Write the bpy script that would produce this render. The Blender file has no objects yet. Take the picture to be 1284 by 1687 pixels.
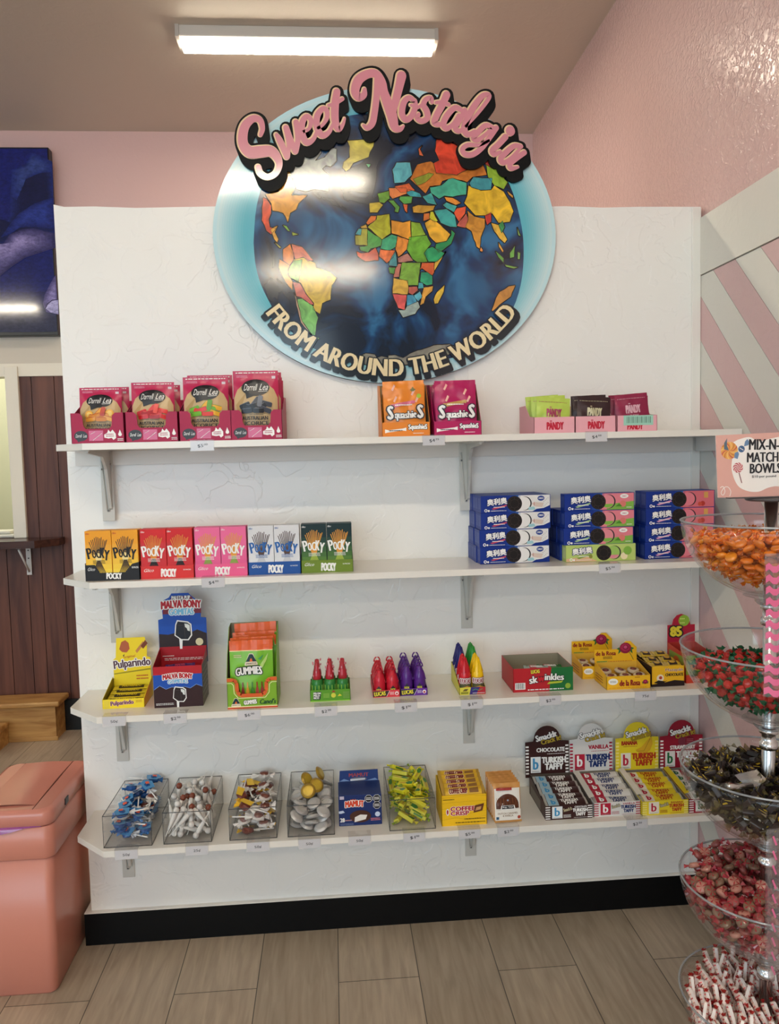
import bpy, bmesh, math, random
import numpy as np
from mathutils import Vector as V, Matrix, noise
from mathutils.geometry import tessellate_polygon
sc = bpy.context.scene; COL = sc.collection
R = random.Random(7)
# ---------------------------------------------------------------- camera
CF = 1283.15
CAM = V((0.804, -2.4555, 1.5323)); PIT, YAW, ROL = -0.0725, 0.0735, -0.0241
fw = V((math.sin(YAW)*math.cos(PIT), math.cos(YAW)*math.cos(PIT), math.sin(PIT)))
rt = fw.cross(V((0, 0, 1))).normalized(); up = rt.cross(fw)
rt, up = rt*math.cos(ROL)+up*math.sin(ROL), up*math.cos(ROL)-rt*math.sin(ROL)
cam = bpy.data.cameras.new('camera'); cam.sensor_fit = 'VERTICAL'; cam.sensor_height = 36.0
cam.lens = CF/1687*36.0; cam.clip_start = 0.02; cam.clip_end = 60
co = bpy.data.objects.new('camera', cam); COL.objects.link(co)
co.matrix_world = Matrix(((rt.x, up.x, -fw.x, CAM.x), (rt.y, up.y, -fw.y, CAM.y), (rt.z, up.z, -fw.z, CAM.z), (0, 0, 0, 1)))
sc.camera = co
def at(px, py, ax, val):
    d = rt*(px-642)/CF-up*(py-843.5)/CF+fw
    return CAM+d*((val-CAM[ax])/d[ax])
# ---------------------------------------------------------------- light
W_ = bpy.data.worlds.new('world'); sc.world = W_; W_.use_nodes = True
W_.node_tree.nodes['Background'].inputs[0].default_value = (0.70, 0.86, 0.98, 1)
W_.node_tree.nodes['Background'].inputs[1].default_value = 0.34
def area(name, loc, tgt, sx, sy, power, col):
    l = bpy.data.lights.new(name, 'AREA'); l.shape = 'RECTANGLE'; l.size = sx; l.size_y = sy
    l.energy = power; l.color = col
    o = bpy.data.objects.new(name, l); COL.objects.link(o); o.location = loc
    o.rotation_euler = (V(tgt)-V(loc)).to_track_quat('-Z', 'Y').to_euler(); return o
area('shopfront_daylight', (-1.2, -6.6, 1.75), (0.6, 0, 1.2), 4.2, 2.6, 105, (0.69, 0.86, 0.98))
area('side_cool_area', (-4.3, -2.2, 1.7), (0.6, 0.2, 1.2), 2.0, 2.0, 14, (0.69, 0.86, 0.98))  # weak cool area light from the left; no window modelled there
sc.view_settings.view_transform = 'Standard'; sc.view_settings.look = 'None'
sc.view_settings.gamma = 1; sc.view_settings.use_curve_mapping = False
sc.view_settings.exposure = 0.42
sc.cycles.max_bounces = 8; sc.cycles.diffuse_bounces = 4; sc.cycles.glossy_bounces = 3
sc.cycles.transmission_bounces = 4; sc.cycles.transparent_max_bounces = 24
sc.cycles.use_denoising = True; sc.cycles.sample_clamp_indirect = 10; sc.cycles.caustics_reflective = False
# ---------------------------------------------------------------- materials
def lin(h):
    h = h.lstrip('#'); o = []
    for i in (0, 2, 4):
        c = int(h[i:i+2], 16)/255; o.append(c/12.92 if c <= .04045 else ((c+.055)/1.055)**2.4)
    return (*o, 1)
_m = {}
def C(h, r=.42, metal=0, spec=.5, coat=0, em=0, name=None, bump=0, bs=60, var=0, bd=.002):
    k = (h, r, metal, spec, coat, em, bump, bs, var)
    if k in _m: return _m[k]
    m = bpy.data.materials.new(name or 'surface_'+h.strip('#')); m.use_nodes = True; nt = m.node_tree
    p = nt.nodes['Principled BSDF']; p.inputs['Base Color'].default_value = lin(h); p.inputs['Roughness'].default_value = r
    p.inputs['Metallic'].default_value = metal; p.inputs['Specular IOR Level'].default_value = spec
    p.inputs['Coat Weight'].default_value = coat
    if em: p.inputs['Emission Color'].default_value = lin(h); p.inputs['Emission Strength'].default_value = em
    if bump or var:
        tc = nt.nodes.new('ShaderNodeTexCoord'); n = nt.nodes.new('ShaderNodeTexNoise'); n.inputs['Scale'].default_value = bs
        n.inputs['Detail'].default_value = 4; nt.links.new(tc.outputs['Object'], n.inputs['Vector'])
        if bump:
            b = nt.nodes.new('ShaderNodeBump'); b.inputs['Strength'].default_value = bump; b.inputs['Distance'].default_value = bd
            nt.links.new(n.outputs['Fac'], b.inputs['Height']); nt.links.new(b.outputs['Normal'], p.inputs['Normal'])
        if var:
            x = nt.nodes.new('ShaderNodeMix'); x.data_type = 'RGBA'; c = lin(h)
            x.inputs['A'].default_value = (c[0]*(1-var), c[1]*(1-var), c[2]*(1-var), 1)
            x.inputs['B'].default_value = (min(1, c[0]*(1+var)), min(1, c[1]*(1+var)), min(1, c[2]*(1+var)), 1)
            nt.links.new(n.outputs['Fac'], x.inputs['Factor']); nt.links.new(x.outputs['Result'], p.inputs['Base Color'])
    _m[k] = m; return m
def clear(name, tint='#f4f6f6', refl=.04, alpha=0.0, body='#ffffff'):
    if name in _m: return _m[name]
    m = bpy.data.materials.new(name); m.use_nodes = True; nt = m.node_tree; nt.nodes.clear()
    out = nt.nodes.new('ShaderNodeOutputMaterial'); t = nt.nodes.new('ShaderNodeBsdfTransparent'); t.inputs[0].default_value = lin(tint)
    g = nt.nodes.new('ShaderNodeBsdfGlossy'); g.inputs['Roughness'].default_value = .06
    f0 = nt.nodes.new('ShaderNodeLayerWeight'); f0.inputs[0].default_value = .5; f = nt.nodes.new('ShaderNodeMath'); f.operation = 'POWER'; f.inputs[1].default_value = 4; nt.links.new(f0.outputs['Facing'], f.inputs[0])
    a = nt.nodes.new('ShaderNodeMath'); a.operation = 'MULTIPLY_ADD'; a.inputs[1].default_value = .6; a.inputs[2].default_value = refl; a.use_clamp = True
    mx = nt.nodes.new('ShaderNodeMixShader'); nt.links.new(f.outputs[0], a.inputs[0]); nt.links.new(a.outputs[0], mx.inputs[0])
    nt.links.new(t.outputs[0], mx.inputs[1]); nt.links.new(g.outputs[0], mx.inputs[2]); last = mx
    if alpha:
        d = nt.nodes.new('ShaderNodeBsdfDiffuse'); d.inputs[0].default_value = lin(body); m2 = nt.nodes.new('ShaderNodeMixShader')
        m2.inputs[0].default_value = alpha; nt.links.new(mx.outputs[0], m2.inputs[1]); nt.links.new(d.outputs[0], m2.inputs[2]); last = m2
    nt.links.new(last.outputs[0], out.inputs[0]); _m[name] = m; return m
def plaster(name, h, r, scale, strength, dist=.004, lo=.45, hi=.62, fine=.15, metal=0, aniso=1.0, mid=None):
    m = bpy.data.materials.new(name); m.use_nodes = True; nt = m.node_tree; p = nt.nodes['Principled BSDF']
    p.inputs['Base Color'].default_value = lin(h); p.inputs['Roughness'].default_value = r
    tc = nt.nodes.new('ShaderNodeTexCoord')
    n0 = nt.nodes.new('ShaderNodeTexNoise'); n0.inputs['Scale'].default_value = scale; n0.inputs['Detail'].default_value = 3
    n0.inputs['Distortion'].default_value = .9; nt.links.new(tc.outputs['Object'], n0.inputs['Vector'])
    rp = nt.nodes.new('ShaderNodeMapRange'); rp.interpolation_type = 'SMOOTHSTEP'
    rp.inputs['From Min'].default_value = lo; rp.inputs['From Max'].default_value = hi; nt.links.new(n0.outputs['Fac'], rp.inputs['Value'])
    n1 = nt.nodes.new('ShaderNodeTexNoise'); n1.inputs['Scale'].default_value = scale*7; n1.inputs['Detail'].default_value = 2
    nt.links.new(tc.outputs['Object'], n1.inputs['Vector'])
    n2 = nt.nodes.new('ShaderNodeTexNoise'); n2.inputs['Scale'].default_value = 1.1; nt.links.new(tc.outputs['Object'], n2.inputs['Vector'])
    mk = nt.nodes.new('ShaderNodeMapRange'); mk.inputs['From Min'].default_value = .35; mk.inputs['From Max'].default_value = .62
    mk.inputs['To Min'].default_value = .25; nt.links.new(n2.outputs['Fac'], mk.inputs['Value'])
    mu = nt.nodes.new('ShaderNodeMath'); mu.operation = 'MULTIPLY'; nt.links.new(rp.outputs[0], mu.inputs[0]); nt.links.new(mk.outputs[0], mu.inputs[1])
    ad = nt.nodes.new('ShaderNodeMath'); ad.operation = 'MULTIPLY_ADD'; ad.inputs[1].default_value = fine
    nt.links.new(n1.outputs['Fac'], ad.inputs[0]); nt.links.new(mu.outputs[0], ad.inputs[2])
    b = nt.nodes.new('ShaderNodeBump'); b.inputs['Strength'].default_value = strength; b.inputs['Distance'].default_value = dist
    nt.links.new(ad.outputs[0], b.inputs['Height']); nt.links.new(b.outputs['Normal'], p.inputs['Normal']); return m
def wood(name, h1, h2, r, sx, sy, sz, rings=3.0):
    m = bpy.data.materials.new(name); m.use_nodes = True; nt = m.node_tree; p = nt.nodes['Principled BSDF']; p.inputs['Roughness'].default_value = r
    tc = nt.nodes.new('ShaderNodeTexCoord'); mp = nt.nodes.new('ShaderNodeMapping'); mp.inputs['Scale'].default_value = (sx, sy, sz)
    nt.links.new(tc.outputs['Object'], mp.inputs['Vector']); n = nt.nodes.new('ShaderNodeTexNoise')
    n.inputs['Scale'].default_value = rings; n.inputs['Detail'].default_value = 6; n.inputs['Distortion'].default_value = .6
    nt.links.new(mp.outputs[0], n.inputs['Vector']); cr = nt.nodes.new('ShaderNodeValToRGB')
    cr.color_ramp.elements[0].position = .35; cr.color_ramp.elements[1].position = .68
    cr.color_ramp.elements[0].color = lin(h1); cr.color_ramp.elements[1].color = lin(h2)
    nt.links.new(n.outputs['Fac'], cr.inputs[0]); nt.links.new(cr.outputs[0], p.inputs['Base Color']); return m
# ---------------------------------------------------------------- mesh building
class B:
    def __init__(s): s.v = []; s.f = []; s.m = []; s.mats = []; s.s = []
    def mi(s, mat):
        if mat not in s.mats: s.mats.append(mat)
        return s.mats.index(mat)
    def add(s, vs, fs, mat, smooth=False):
        o = len(s.v); k = s.mi(mat); s.v += [tuple(v) for v in vs]
        for f in fs: s.f.append([i+o for i in f]); s.m.append(k); s.s.append(smooth)
        return s
    def box(s, x0, y0, z0, x1, y1, z1, mat, bev=0):
        if bev:
            bm = bmesh.new(); bmesh.ops.create_cube(bm, size=1)
            for v in bm.verts: v.co = V(((x0+x1)/2+v.co.x*(x1-x0), (y0+y1)/2+v.co.y*(y1-y0), (z0+z1)/2+v.co.z*(z1-z0)))
            bmesh.ops.bevel(bm, geom=bm.edges[:], offset=bev, segments=2, affect='EDGES', profile=.5)
            bm.verts.index_update(); s.add([v.co[:] for v in bm.verts], [[v.index for v in f.verts] for f in bm.faces], mat); bm.free(); return s
        vs = [(x, y, z) for z in (z0, z1) for y in (y0, y1) for x in (x0, x1)]
        return s.add(vs, [(0, 2, 3, 1), (4, 5, 7, 6), (0, 1, 5, 4), (2, 6, 7, 3), (0, 4, 6, 2), (1, 3, 7, 5)], mat)
    def obx(s, O, X, Y, Z, mat):
        O, X, Y, Z = V(O), V(X), V(Y), V(Z); vs = [O+X*a+Y*b+Z*c for c in (0, 1) for b in (0, 1) for a in (0, 1)]
        return s.add(vs, [(0, 2, 3, 1), (4, 5, 7, 6), (0, 1, 5, 4), (2, 6, 7, 3), (0, 4, 6, 2), (1, 3, 7, 5)], mat)
    def prism(s, pts, O, U, W, t, mf, ms=None, mb=None):
        O, U, W = V(O), V(U).normalized(), V(W).normalized(); N = U.cross(W); n = len(pts)
        if sum(pts[i][0]*pts[(i+1) % n][1]-pts[(i+1) % n][0]*pts[i][1] for i in range(n)) < 0: pts = pts[::-1]
        F = [O+U*p[0]+W*p[1] for p in pts]; K = [q-N*t for q in F]
        tr = [list(x) for x in tessellate_polygon([[V((p[0], p[1], 0)) for p in pts]])]
        tr = [a if ((pts[a[1]][0]-pts[a[0]][0])*(pts[a[2]][1]-pts[a[0]][1])-(pts[a[2]][0]-pts[a[0]][0])*(pts[a[1]][1]-pts[a[0]][1])) > 0 else a[::-1] for a in tr]
        s.add(F, tr, mf); s.add(K, [a[::-1] for a in tr], mb or ms or mf)
        return s.add(F+K, [(i, n+i, n+(i+1) % n, (i+1) % n) for i in range(n)], ms or mf)
    def tube(s, pts, r, mat, seg=8, cap=True):
        pts = [V(p) for p in pts]; n = len(pts); rs = r if isinstance(r, (list, tuple)) else [r]*n; vs = []; fs = []
        ref = V((0, 0, 1)) if abs((pts[1]-pts[0]).normalized().z) < .9 else V((1, 0, 0))
        for i, p in enumerate(pts):
            t = (pts[min(i+1, n-1)]-pts[max(i-1, 0)]).normalized(); a = t.cross(ref).normalized(); b = t.cross(a)
            for k in range(seg):
                q = 2*math.pi*k/seg; vs.append(p+(a*math.cos(q)+b*math.sin(q))*rs[i])
        for i in range(n-1):
            for k in range(seg): fs.append((i*seg+k, i*seg+(k+1) % seg, (i+1)*seg+(k+1) % seg, (i+1)*seg+k))
        if cap: fs.append(list(range(seg))[::-1]); fs.append([(n-1)*seg+k for k in range(seg)])
        return s.add(vs, fs, mat, True)
    def lathe(s, prof, mat, seg=32, c=(0, 0, 0), sx=1, sy=1, cap=False):
        vs = []; fs = []; n = len(prof)
        for r, z in prof:
            for k in range(seg):
                q = 2*math.pi*k/seg; vs.append((c[0]+r*sx*math.cos(q), c[1]+r*sy*math.sin(q), c[2]+z))
        for i in range(n-1):
            for k in range(seg): fs.append((i*seg+k, i*seg+(k+1) % seg, (i+1)*seg+(k+1) % seg, (i+1)*seg+k))
        if cap: fs.append([(n-1)*seg+k for k in range(seg)]); fs.append(list(range(seg))[::-1])
        return s.add(vs, fs, mat, True)
    def sheet(s, fn, nu, nv, mat, smooth=True, flip=False):
        vs = [fn(i/nu, j/nv) for j in range(nv+1) for i in range(nu+1)]; w = nu+1
        fs = [(j*w+i, j*w+i+1, (j+1)*w+i+1, (j+1)*w+i) for j in range(nv) for i in range(nu)]
        return s.add(vs, [f[::-1] for f in fs] if flip else fs, mat, smooth)
    def obj(s, name, parent=None, loc=None, **kw):
        me = bpy.data.meshes.new(name); me.from_pydata(s.v, [], s.f)
        for m in s.mats: me.materials.append(m)
        me.polygons.foreach_set('material_index', s.m); me.polygons.foreach_set('use_smooth', s.s); me.update()
        o = bpy.data.objects.new(name, me); COL.objects.link(o)
        if parent: o.parent = parent
        if loc is not None: o.location = loc
        for k, v in kw.items(): o[k] = v
        return o
def tag(o, label, cat, group=None):
    o['label'] = label; o['category'] = cat
    if group: o['group'] = group
    return o
def root(name, loc, label, cat, group=None, rz=0):
    o = bpy.data.objects.new(name, None); COL.objects.link(o); o.empty_display_size = .05
    o.location = loc; o.rotation_euler = (0, 0, rz); return tag(o, label, cat, group)
def dup(o, loc, rot=None, label=None, group=None):
    r = o.copy(); COL.objects.link(r); r.location = loc
    if rot is not None: r.rotation_euler = rot
    if label: r['label'] = label
    if group: r['group'] = group
    for ch in list(o.children):
        c = ch.copy(); COL.objects.link(c); c.parent = r
        for g in list(ch.children):
            d = g.copy(); COL.objects.link(d); d.parent = c
    return r
# ---------------------------------------------------------------- printing on surfaces
_t = {}; GRES = [2]
def glyphs(t, off=.02, sh=0.0):
    k = (t, round(off, 3), sh)
    if k not in _t:
        cu = bpy.data.curves.new('lettering', 'FONT'); cu.body = t; cu.resolution_u = GRES[0]; cu.offset = off; cu.shear = sh
        o = bpy.data.objects.new('lettering', cu); COL.objects.link(o); bpy.context.view_layer.update()
        me = o.to_mesh(); vs = [(v.co.x, v.co.y) for v in me.vertices]; fs = [list(p.vertices) for p in me.polygons]; o.to_mesh_clear()
        bpy.data.objects.remove(o); bpy.data.curves.remove(cu); _t[k] = (vs, fs)
    return _t[k]
def bbox(vs): return min(v[0] for v in vs), min(v[1] for v in vs), max(v[0] for v in vs), max(v[1] for v in vs)
STEP = 0.00007
class Art:
    '''prints flat shapes on the surface at O spanned by U (right) and W (up); coordinates run 0..1 over w x h metres'''
    def __init__(s, b, O, U, W, w, h, warp=None, cut=None, e=.0002):
        s.b, s.O, s.U, s.W, s.w, s.h = b, V(O), V(U).normalized(), V(W).normalized(), w, h
        s.N = s.U.cross(s.W); s.warp = warp; s.cut = cut; s.e = e; s.st = STEP*(4 if warp else 1); s.win = (0, 0, 1, 1)
    def sub(s, x0, y0, x1, y1):
        a = Art(s.b, s.O, s.U, s.W, s.w, s.h, s.warp, s.cut, s.e); a.win = (x0, y0, x1, y1); a.par = s; return a
    def M(s, p): return ((s.win[0]+(s.win[2]-s.win[0])*p[0])*s.w, (s.win[1]+(s.win[3]-s.win[1])*p[1])*s.h)
    def put(s, vs, fs, mat):  # vs metric
        if s.warp:
            bm = bmesh.new(); bv = [bm.verts.new((v[0], v[1], 0)) for v in vs]
            for f in fs:
                try: bm.faces.new([bv[i] for i in f])
                except ValueError: pass
            for ax, L_ in ((0, s.w), (1, s.h)):
                for i in range(1, s.cut):
                    c = [0, 0, 0]; c[ax] = L_*i/s.cut; n = [0, 0, 0]; n[ax] = 1
                    bmesh.ops.bisect_plane(bm, geom=bm.verts[:]+bm.edges[:]+bm.faces[:], plane_co=c, plane_no=n)
            bm.verts.index_update(); vs = [(v.co.x, v.co.y) for v in bm.verts]; fs = [[v.index for v in f.verts] for f in bm.faces]; bm.free()
            P = [s.O+s.U*x+s.W*y+s.N*(s.warp(x/s.w, y/s.h)+s.e+.0006) for x, y in vs]
        else: P = [s.O+s.U*x+s.W*y+s.N*s.e for x, y in vs]
        s.b.add(P, fs, mat)
        r = s
        while True:
            r.e += r.st
            if not hasattr(r, 'par'): break
            r.par.e = max(r.par.e, r.e-STEP); r = r.par
    def poly(s, pts, mat, metric=False):
        P = pts if metric else [s.M(p) for p in pts]
        s.put(P, [list(t) for t in tessellate_polygon([[V((x, y, 0)) for x, y in P]])], mat)
    def rect(s, x0, y0, x1, y1, mat): s.poly([(x0, y0), (x1, y0), (x1, y1), (x0, y1)], mat)
    def ell(s, cx, cy, rx, ry, mat, n=20, a0=0, a1=360):
        s.poly([(cx+rx*math.cos(math.radians(a0+(a1-a0)*i/n)), cy+ry*math.sin(math.radians(a0+(a1-a0)*i/n))) for i in range(n if a1-a0 == 360 else n+1)], mat)
    def disc(s, cx, cy, r, mat, n=20):  # r as fraction of width, stays round
        W2 = s.w*(s.win[2]-s.win[0]); H2 = s.h*(s.win[3]-s.win[1]); s.ell(cx, cy, r, r*W2/H2, mat, n)
    def line(s, pts, wd, mat, closed=False, metric=False):
        P = pts if metric else [s.M(p) for p in pts]; n = len(P); vs = []; fs = []
        ws = wd if isinstance(wd, (list, tuple)) else [wd]*n
        for i in range(n if closed else n-1):
            a, b = V(P[i]), V(P[(i+1) % n]); d = b-a
            if d.length < 1e-9: continue
            q = V((-d.y, d.x)).normalized(); o = len(vs); wa, wb = ws[i]/2, ws[(i+1) % n]/2
            vs += [tuple(a-q*wa), tuple(b-q*wb), tuple(b+q*wb), tuple(a+q*wa)]; fs.append([o, o+1, o+2, o+3])
        s.put(vs, fs, mat)
    def text(s, t, x0, y0, x1, y1, mat, off=.025, ol=None, olw=.06, sh=0, arc=0, rot=0, fn=None, bx=None, lw=None):
        go = 0; G = glyphs(t, go, sh); a0, b0, a1, b1 = bbox(G[0]); (X0, Y0), (X1, Y1) = s.M((x0, y0)), s.M((x1, y1))
        cx, cy = (X0+X1)/2, (Y0+Y1)/2; cr, sr = math.cos(math.radians(rot)), math.sin(math.radians(rot)); em = (Y1-Y0)/(b1-b0)
        ex = bx if bx is not None else max(0, off-go)*em; lw = lw if lw is not None else (olw+off*.6)*em*.8
        def T(v, ox=0, oy=0):
            u = (v[0]-a0)/(a1-a0); w = (v[1]-b0)/(b1-b0); x = X0+(X1-X0)*u+ox; y = Y0+(Y1-Y0)*w+arc*(1-(2*u-1)**2)+oy
            if rot: x, y = cx+(x-cx)*cr-(y-cy)*sr, cy+(x-cx)*sr+(y-cy)*cr
            return fn(x, y) if fn else (x, y)
        vs, fs = G
        def put(sh_, m):
            for dx, dy in sh_: s.put([T(v, dx, dy) for v in vs], fs, m); s.e -= s.st*.85
            s.e += s.st*.85
        K = (bx/ (lw or 1)) if bx is not None and lw else 1
        if ol: put([((lw*math.cos(q*math.pi/4))*(1 if fn is None else fn.k)+(ex if math.cos(q*math.pi/4) > 0 else -ex), lw*math.sin(q*math.pi/4)) for q in (range(8) if not s.warp else (1, 3, 5, 7, 0, 4))]+([(-ex, lw), (-ex, -lw), (ex, lw), (ex, -lw), (0, lw), (0, -lw)] if ex > 0 else [])+[(0, 0)], ol)
        put(([(-ex, 0), (ex, 0)] if ex > 0 else [])+([(0, ex*.6), (0, -ex*.6)] if off >= .05 and fn is None else [])+[(0, 0)], mat)
    def lines(s, x0, y0, x1, y1, n, mat, fill=.45):  # rows of small print
        for i in range(n):
            y = y0+(y1-y0)*(i+.5)/n; h = (y1-y0)/n*fill/2; x = x0
            vs = []; fs = []; q = random.Random(i*31+n)
            while x < x1-.004:
                w = min(q.uniform(.04, .12)*(x1-x0), x1-x); o = len(vs)
                vs += [s.M(p) for p in ((x, y-h), (x+w, y-h), (x+w, y+h), (x, y+h))]; fs.append([o, o+1, o+2, o+3]); x += w+.02*(x1-x0)
            s.put(vs, fs, mat)
XA, YA, ZA = V((1, 0, 0)), V((0, 1, 0)), V((0, 0, 1))
def front(b, w, h, O=(0, 0, 0), **k): return Art(b, O, XA, ZA, w, h, **k)
def smooth_path(P, n=6):
    out = []; m = len(P)
    for i in range(m-1):
        p0, p1, p2, p3 = P[max(i-1, 0)], P[i], P[i+1], P[min(i+2, m-1)]
        for k in range(n):
            t = k/n; out.append(tuple(.5*((2*p1[j])+(-p0[j]+p2[j])*t+(2*p0[j]-5*p1[j]+4*p2[j]-p3[j])*t*t+(-p0[j]+3*p1[j]-3*p2[j]+p3[j])*t**3) for j in range(len(p1))))
    out.append(tuple(P[-1])); return out
WHITE = C('#f2f0ec', .35); INK = C('#15141a', .4)
# ================================================================ the room
XW = 2.0; YB = 2.0767; HC = 3.35
def S(b, name, **k): return b.obj(name, kind='structure', **k)
fl = bpy.data.materials.new('vinyl_plank'); fl.use_nodes = True; nt = fl.node_tree; p = nt.nodes['Principled BSDF']; p.inputs['Roughness'].default_value = .42
tc = nt.nodes.new('ShaderNodeTexCoord'); mp = nt.nodes.new('ShaderNodeMapping'); mp.inputs['Rotation'].default_value = (0, 0, math.pi/2); mp.inputs['Location'].default_value = (-.277, -.072, 0)
nt.links.new(tc.outputs['Object'], mp.inputs[0]); br = nt.nodes.new('ShaderNodeTexBrick')
br.inputs['Scale'].default_value = 1; br.inputs['Brick Width'].default_value = 1.22; br.inputs['Row Height'].default_value = .2367
br.inputs['Mortar Size'].default_value = .0016; br.inputs['Mortar Smooth'].default_value = .3; br.offset = .5
for k, h in (('Color1', '#baa994'), ('Color2', '#a69682'), ('Mortar', '#4f463d')): br.inputs[k].default_value = lin(h)
nt.links.new(mp.outputs[0], br.inputs['Vector'])
m2 = nt.nodes.new('ShaderNodeMapping'); m2.inputs['Scale'].default_value = (16, 1.5, 1); nt.links.new(tc.outputs['Object'], m2.inputs[0])
n = nt.nodes.new('ShaderNodeTexNoise'); n.inputs['Scale'].default_value = 3; n.inputs['Detail'].default_value = 8; n.inputs['Distortion'].default_value = .8; nt.links.new(m2.outputs[0], n.inputs['Vector'])
cr = nt.nodes.new('ShaderNodeValToRGB'); cr.color_ramp.elements[0].position = .3; cr.color_ramp.elements[1].position = .7
cr.color_ramp.elements[0].color = (.72, .70, .68, 1); cr.color_ramp.elements[1].color = (1, 1, 1, 1); nt.links.new(n.outputs['Fac'], cr.inputs[0])
mx = nt.nodes.new('ShaderNodeMix'); mx.data_type = 'RGBA'; mx.blend_type = 'MULTIPLY'; mx.inputs['Factor'].default_value = 1
nt.links.new(br.outputs['Color'], mx.inputs['A']); nt.links.new(cr.outputs[0], mx.inputs['B']); nt.links.new(mx.outputs['Result'], p.inputs['Base Color'])
S(B().box(-4.5, -7, -.1, 2.1, 4.5, 0, fl), 'floor')
ceil_m = plaster('ceiling_paint', '#cdc2b3', .5, 22, .15, .002)
S(B().box(-4.5, -7, HC, 2.1, 4.5, HC+.1, ceil_m), 'ceiling')
pinkb = plaster('pink_paint', '#d9b6b2', .35, 40, .3, .002)
pinkr = plaster('pink_gloss_paint', '#dbb9b3', .09, 62, .8, .002, lo=.42, hi=.68, fine=.16)
white_p = plaster('white_wall_paint', '#f0eee9', .3, 12, .34, .004, lo=.50, hi=.55, fine=.16)
# right wall: pink above, painted boards laid at 45 degrees below
S(B().box(XW+.012, -7, 0, XW+.11, 2.1767, HC, pinkr), 'wall_right')
bw_, bp_ = plaster('white_board_paint', '#dedad0', .4, 30, .25, .0015), plaster('pink_board_paint', '#d6b2b0', .35, 24, .35, .002)
def clip(poly, ax, v, keep_less):
    o = []
    for i, a in enumerate(poly):
        b_ = poly[(i+1) % len(poly)]; ia = (a[ax] <= v) == keep_less; ib = (b_[ax] <= v) == keep_less
        if ia: o.append(a)
        if ia != ib:
            t = (v-a[ax])/(b_[ax]-a[ax]); o.append((a[0]+(b_[0]-a[0])*t, a[1]+(b_[1]-a[1])*t))
    return o
ks = [5.0, 4.6, 4.2, 3.8, 3.4, 3.0, 2.84, 2.70, 2.565, 2.43, 2.295, 2.163, 2.018, 1.88, 1.742, 1.604, 1.466, 1.328, 1.12, .92, .76, .437, .29, .15, 0, -.14]
b = B()
for i in range(len(ks)-1):
    hi, lo = ks[i]-.0012, ks[i+1]+.0012
    P = [(-3.2, -3.2+lo), (-3.2, -3.2+hi), (.0, hi), (.0, lo)]
    for ax, v, kl in ((1, 2.079, True), (1, .012, False), (0, -3.0, False)):
        if P: P = clip(P, ax, v, kl)
    if len(P) > 2: b.prism([(-y, z) for y, z in P], (XW, 0, 0), (0, -1, 0), (0, 0, 1), .011, (bw_ if i % 2 else bp_))
S(b, 'trim_1')
S(B().box(XW-.004, -3.0, 2.082, XW+.012, -.004, 2.26, bw_), 'trim_2')
# back wall with the serving hatch
bx0, bx1, bz0, bz1 = -1.9, -.925, 1.12, 2.03
b = B().box(-4.5, YB, 2.10, XW+.1, YB+.1, HC, pinkb)
S(b, 'wall_back')
cream = C('#cfc6b8', .5, bump=.2, bs=90); cream_t = C('#e9e2d3', .4)
S(B().box(-4.5, YB-.004, 2.09, .6, YB+.0, 2.255, cream), 'trim_3')
S(B().box(-4.5, YB-.018, 2.02, .6, YB+.1, 2.09, cream_t), 'trim_4')
pan = wood('brown_panelling', '#4a2318', '#6d3f2e', .5, 9, 9, .7, 2.5)
b = B(); xs = [-4.5, -1.9]+[-.927, -.851, -.727, -.60, -.47, -.34, -.21, -.08, .05, .18, .31, .44, .6]
b.box(-4.5, YB, 0, -1.9, YB+.1, 2.02, pan)
for x0, x1 in zip(xs[1:], xs[2:]):
    if x0 == -1.9: continue
    b.box(x0+.002, YB-.008, .18, x1-.002, YB, 2.02, pan)
xl = -1.9
while xl < -.93: b.box(xl+.002, YB-.008, .18, min(xl+.123, -.927)-.002, YB, 1.118, pan); xl += .123
dk = C('#1d0f0c', .6)
b.box(-1.9, YB, 0, -.925, YB+.1, 1.118, dk); b.box(-.925, YB, 0, .6, YB+.1, 2.02, dk); b.box(.6, YB, 0, XW+.1, YB+.1, 2.1, cream)
S(b, 'wall_back_lower')
S(B().box(-4.5, YB-.022, 0, .6, YB-.008, .18, C('#0c0f10', .35)), 'baseboard_back')
b = B()
for x0, x1, z0, z1 in ((-.985, -.915, 1.118, 2.075), (-1.96, -1.9, 1.118, 2.06)): b.box(x0, YB-.03, z0, x1, YB+.1, z1, cream_t, .003)
w1 = S(b, 'window_1')
wg = plaster('back_room_paint', '#c9cbb0', .6, 20, .1)
S(B().box(-3.4, 3.9, 0, .2, 4.0, 2.9, wg).box(-.75, YB+.1, 0, -.65, 3.9, 2.9, wg).box(-3.4, YB+.1, 0, -3.3, 3.9, 2.9, wg).box(-3.4, YB+.1, 2.9, -.65, 4.0, 3.0, wg), 'wall_serving_room')
lp = bpy.data.lights.new('serving_room_lamp', 'AREA'); lp.size = .8; lp.energy = 26; lp.color = (1, .97, .82)
lo_ = bpy.data.objects.new('serving_room_lamp', lp); COL.objects.link(lo_); lo_.location = (-1.6, 3.0, 2.88)
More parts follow.
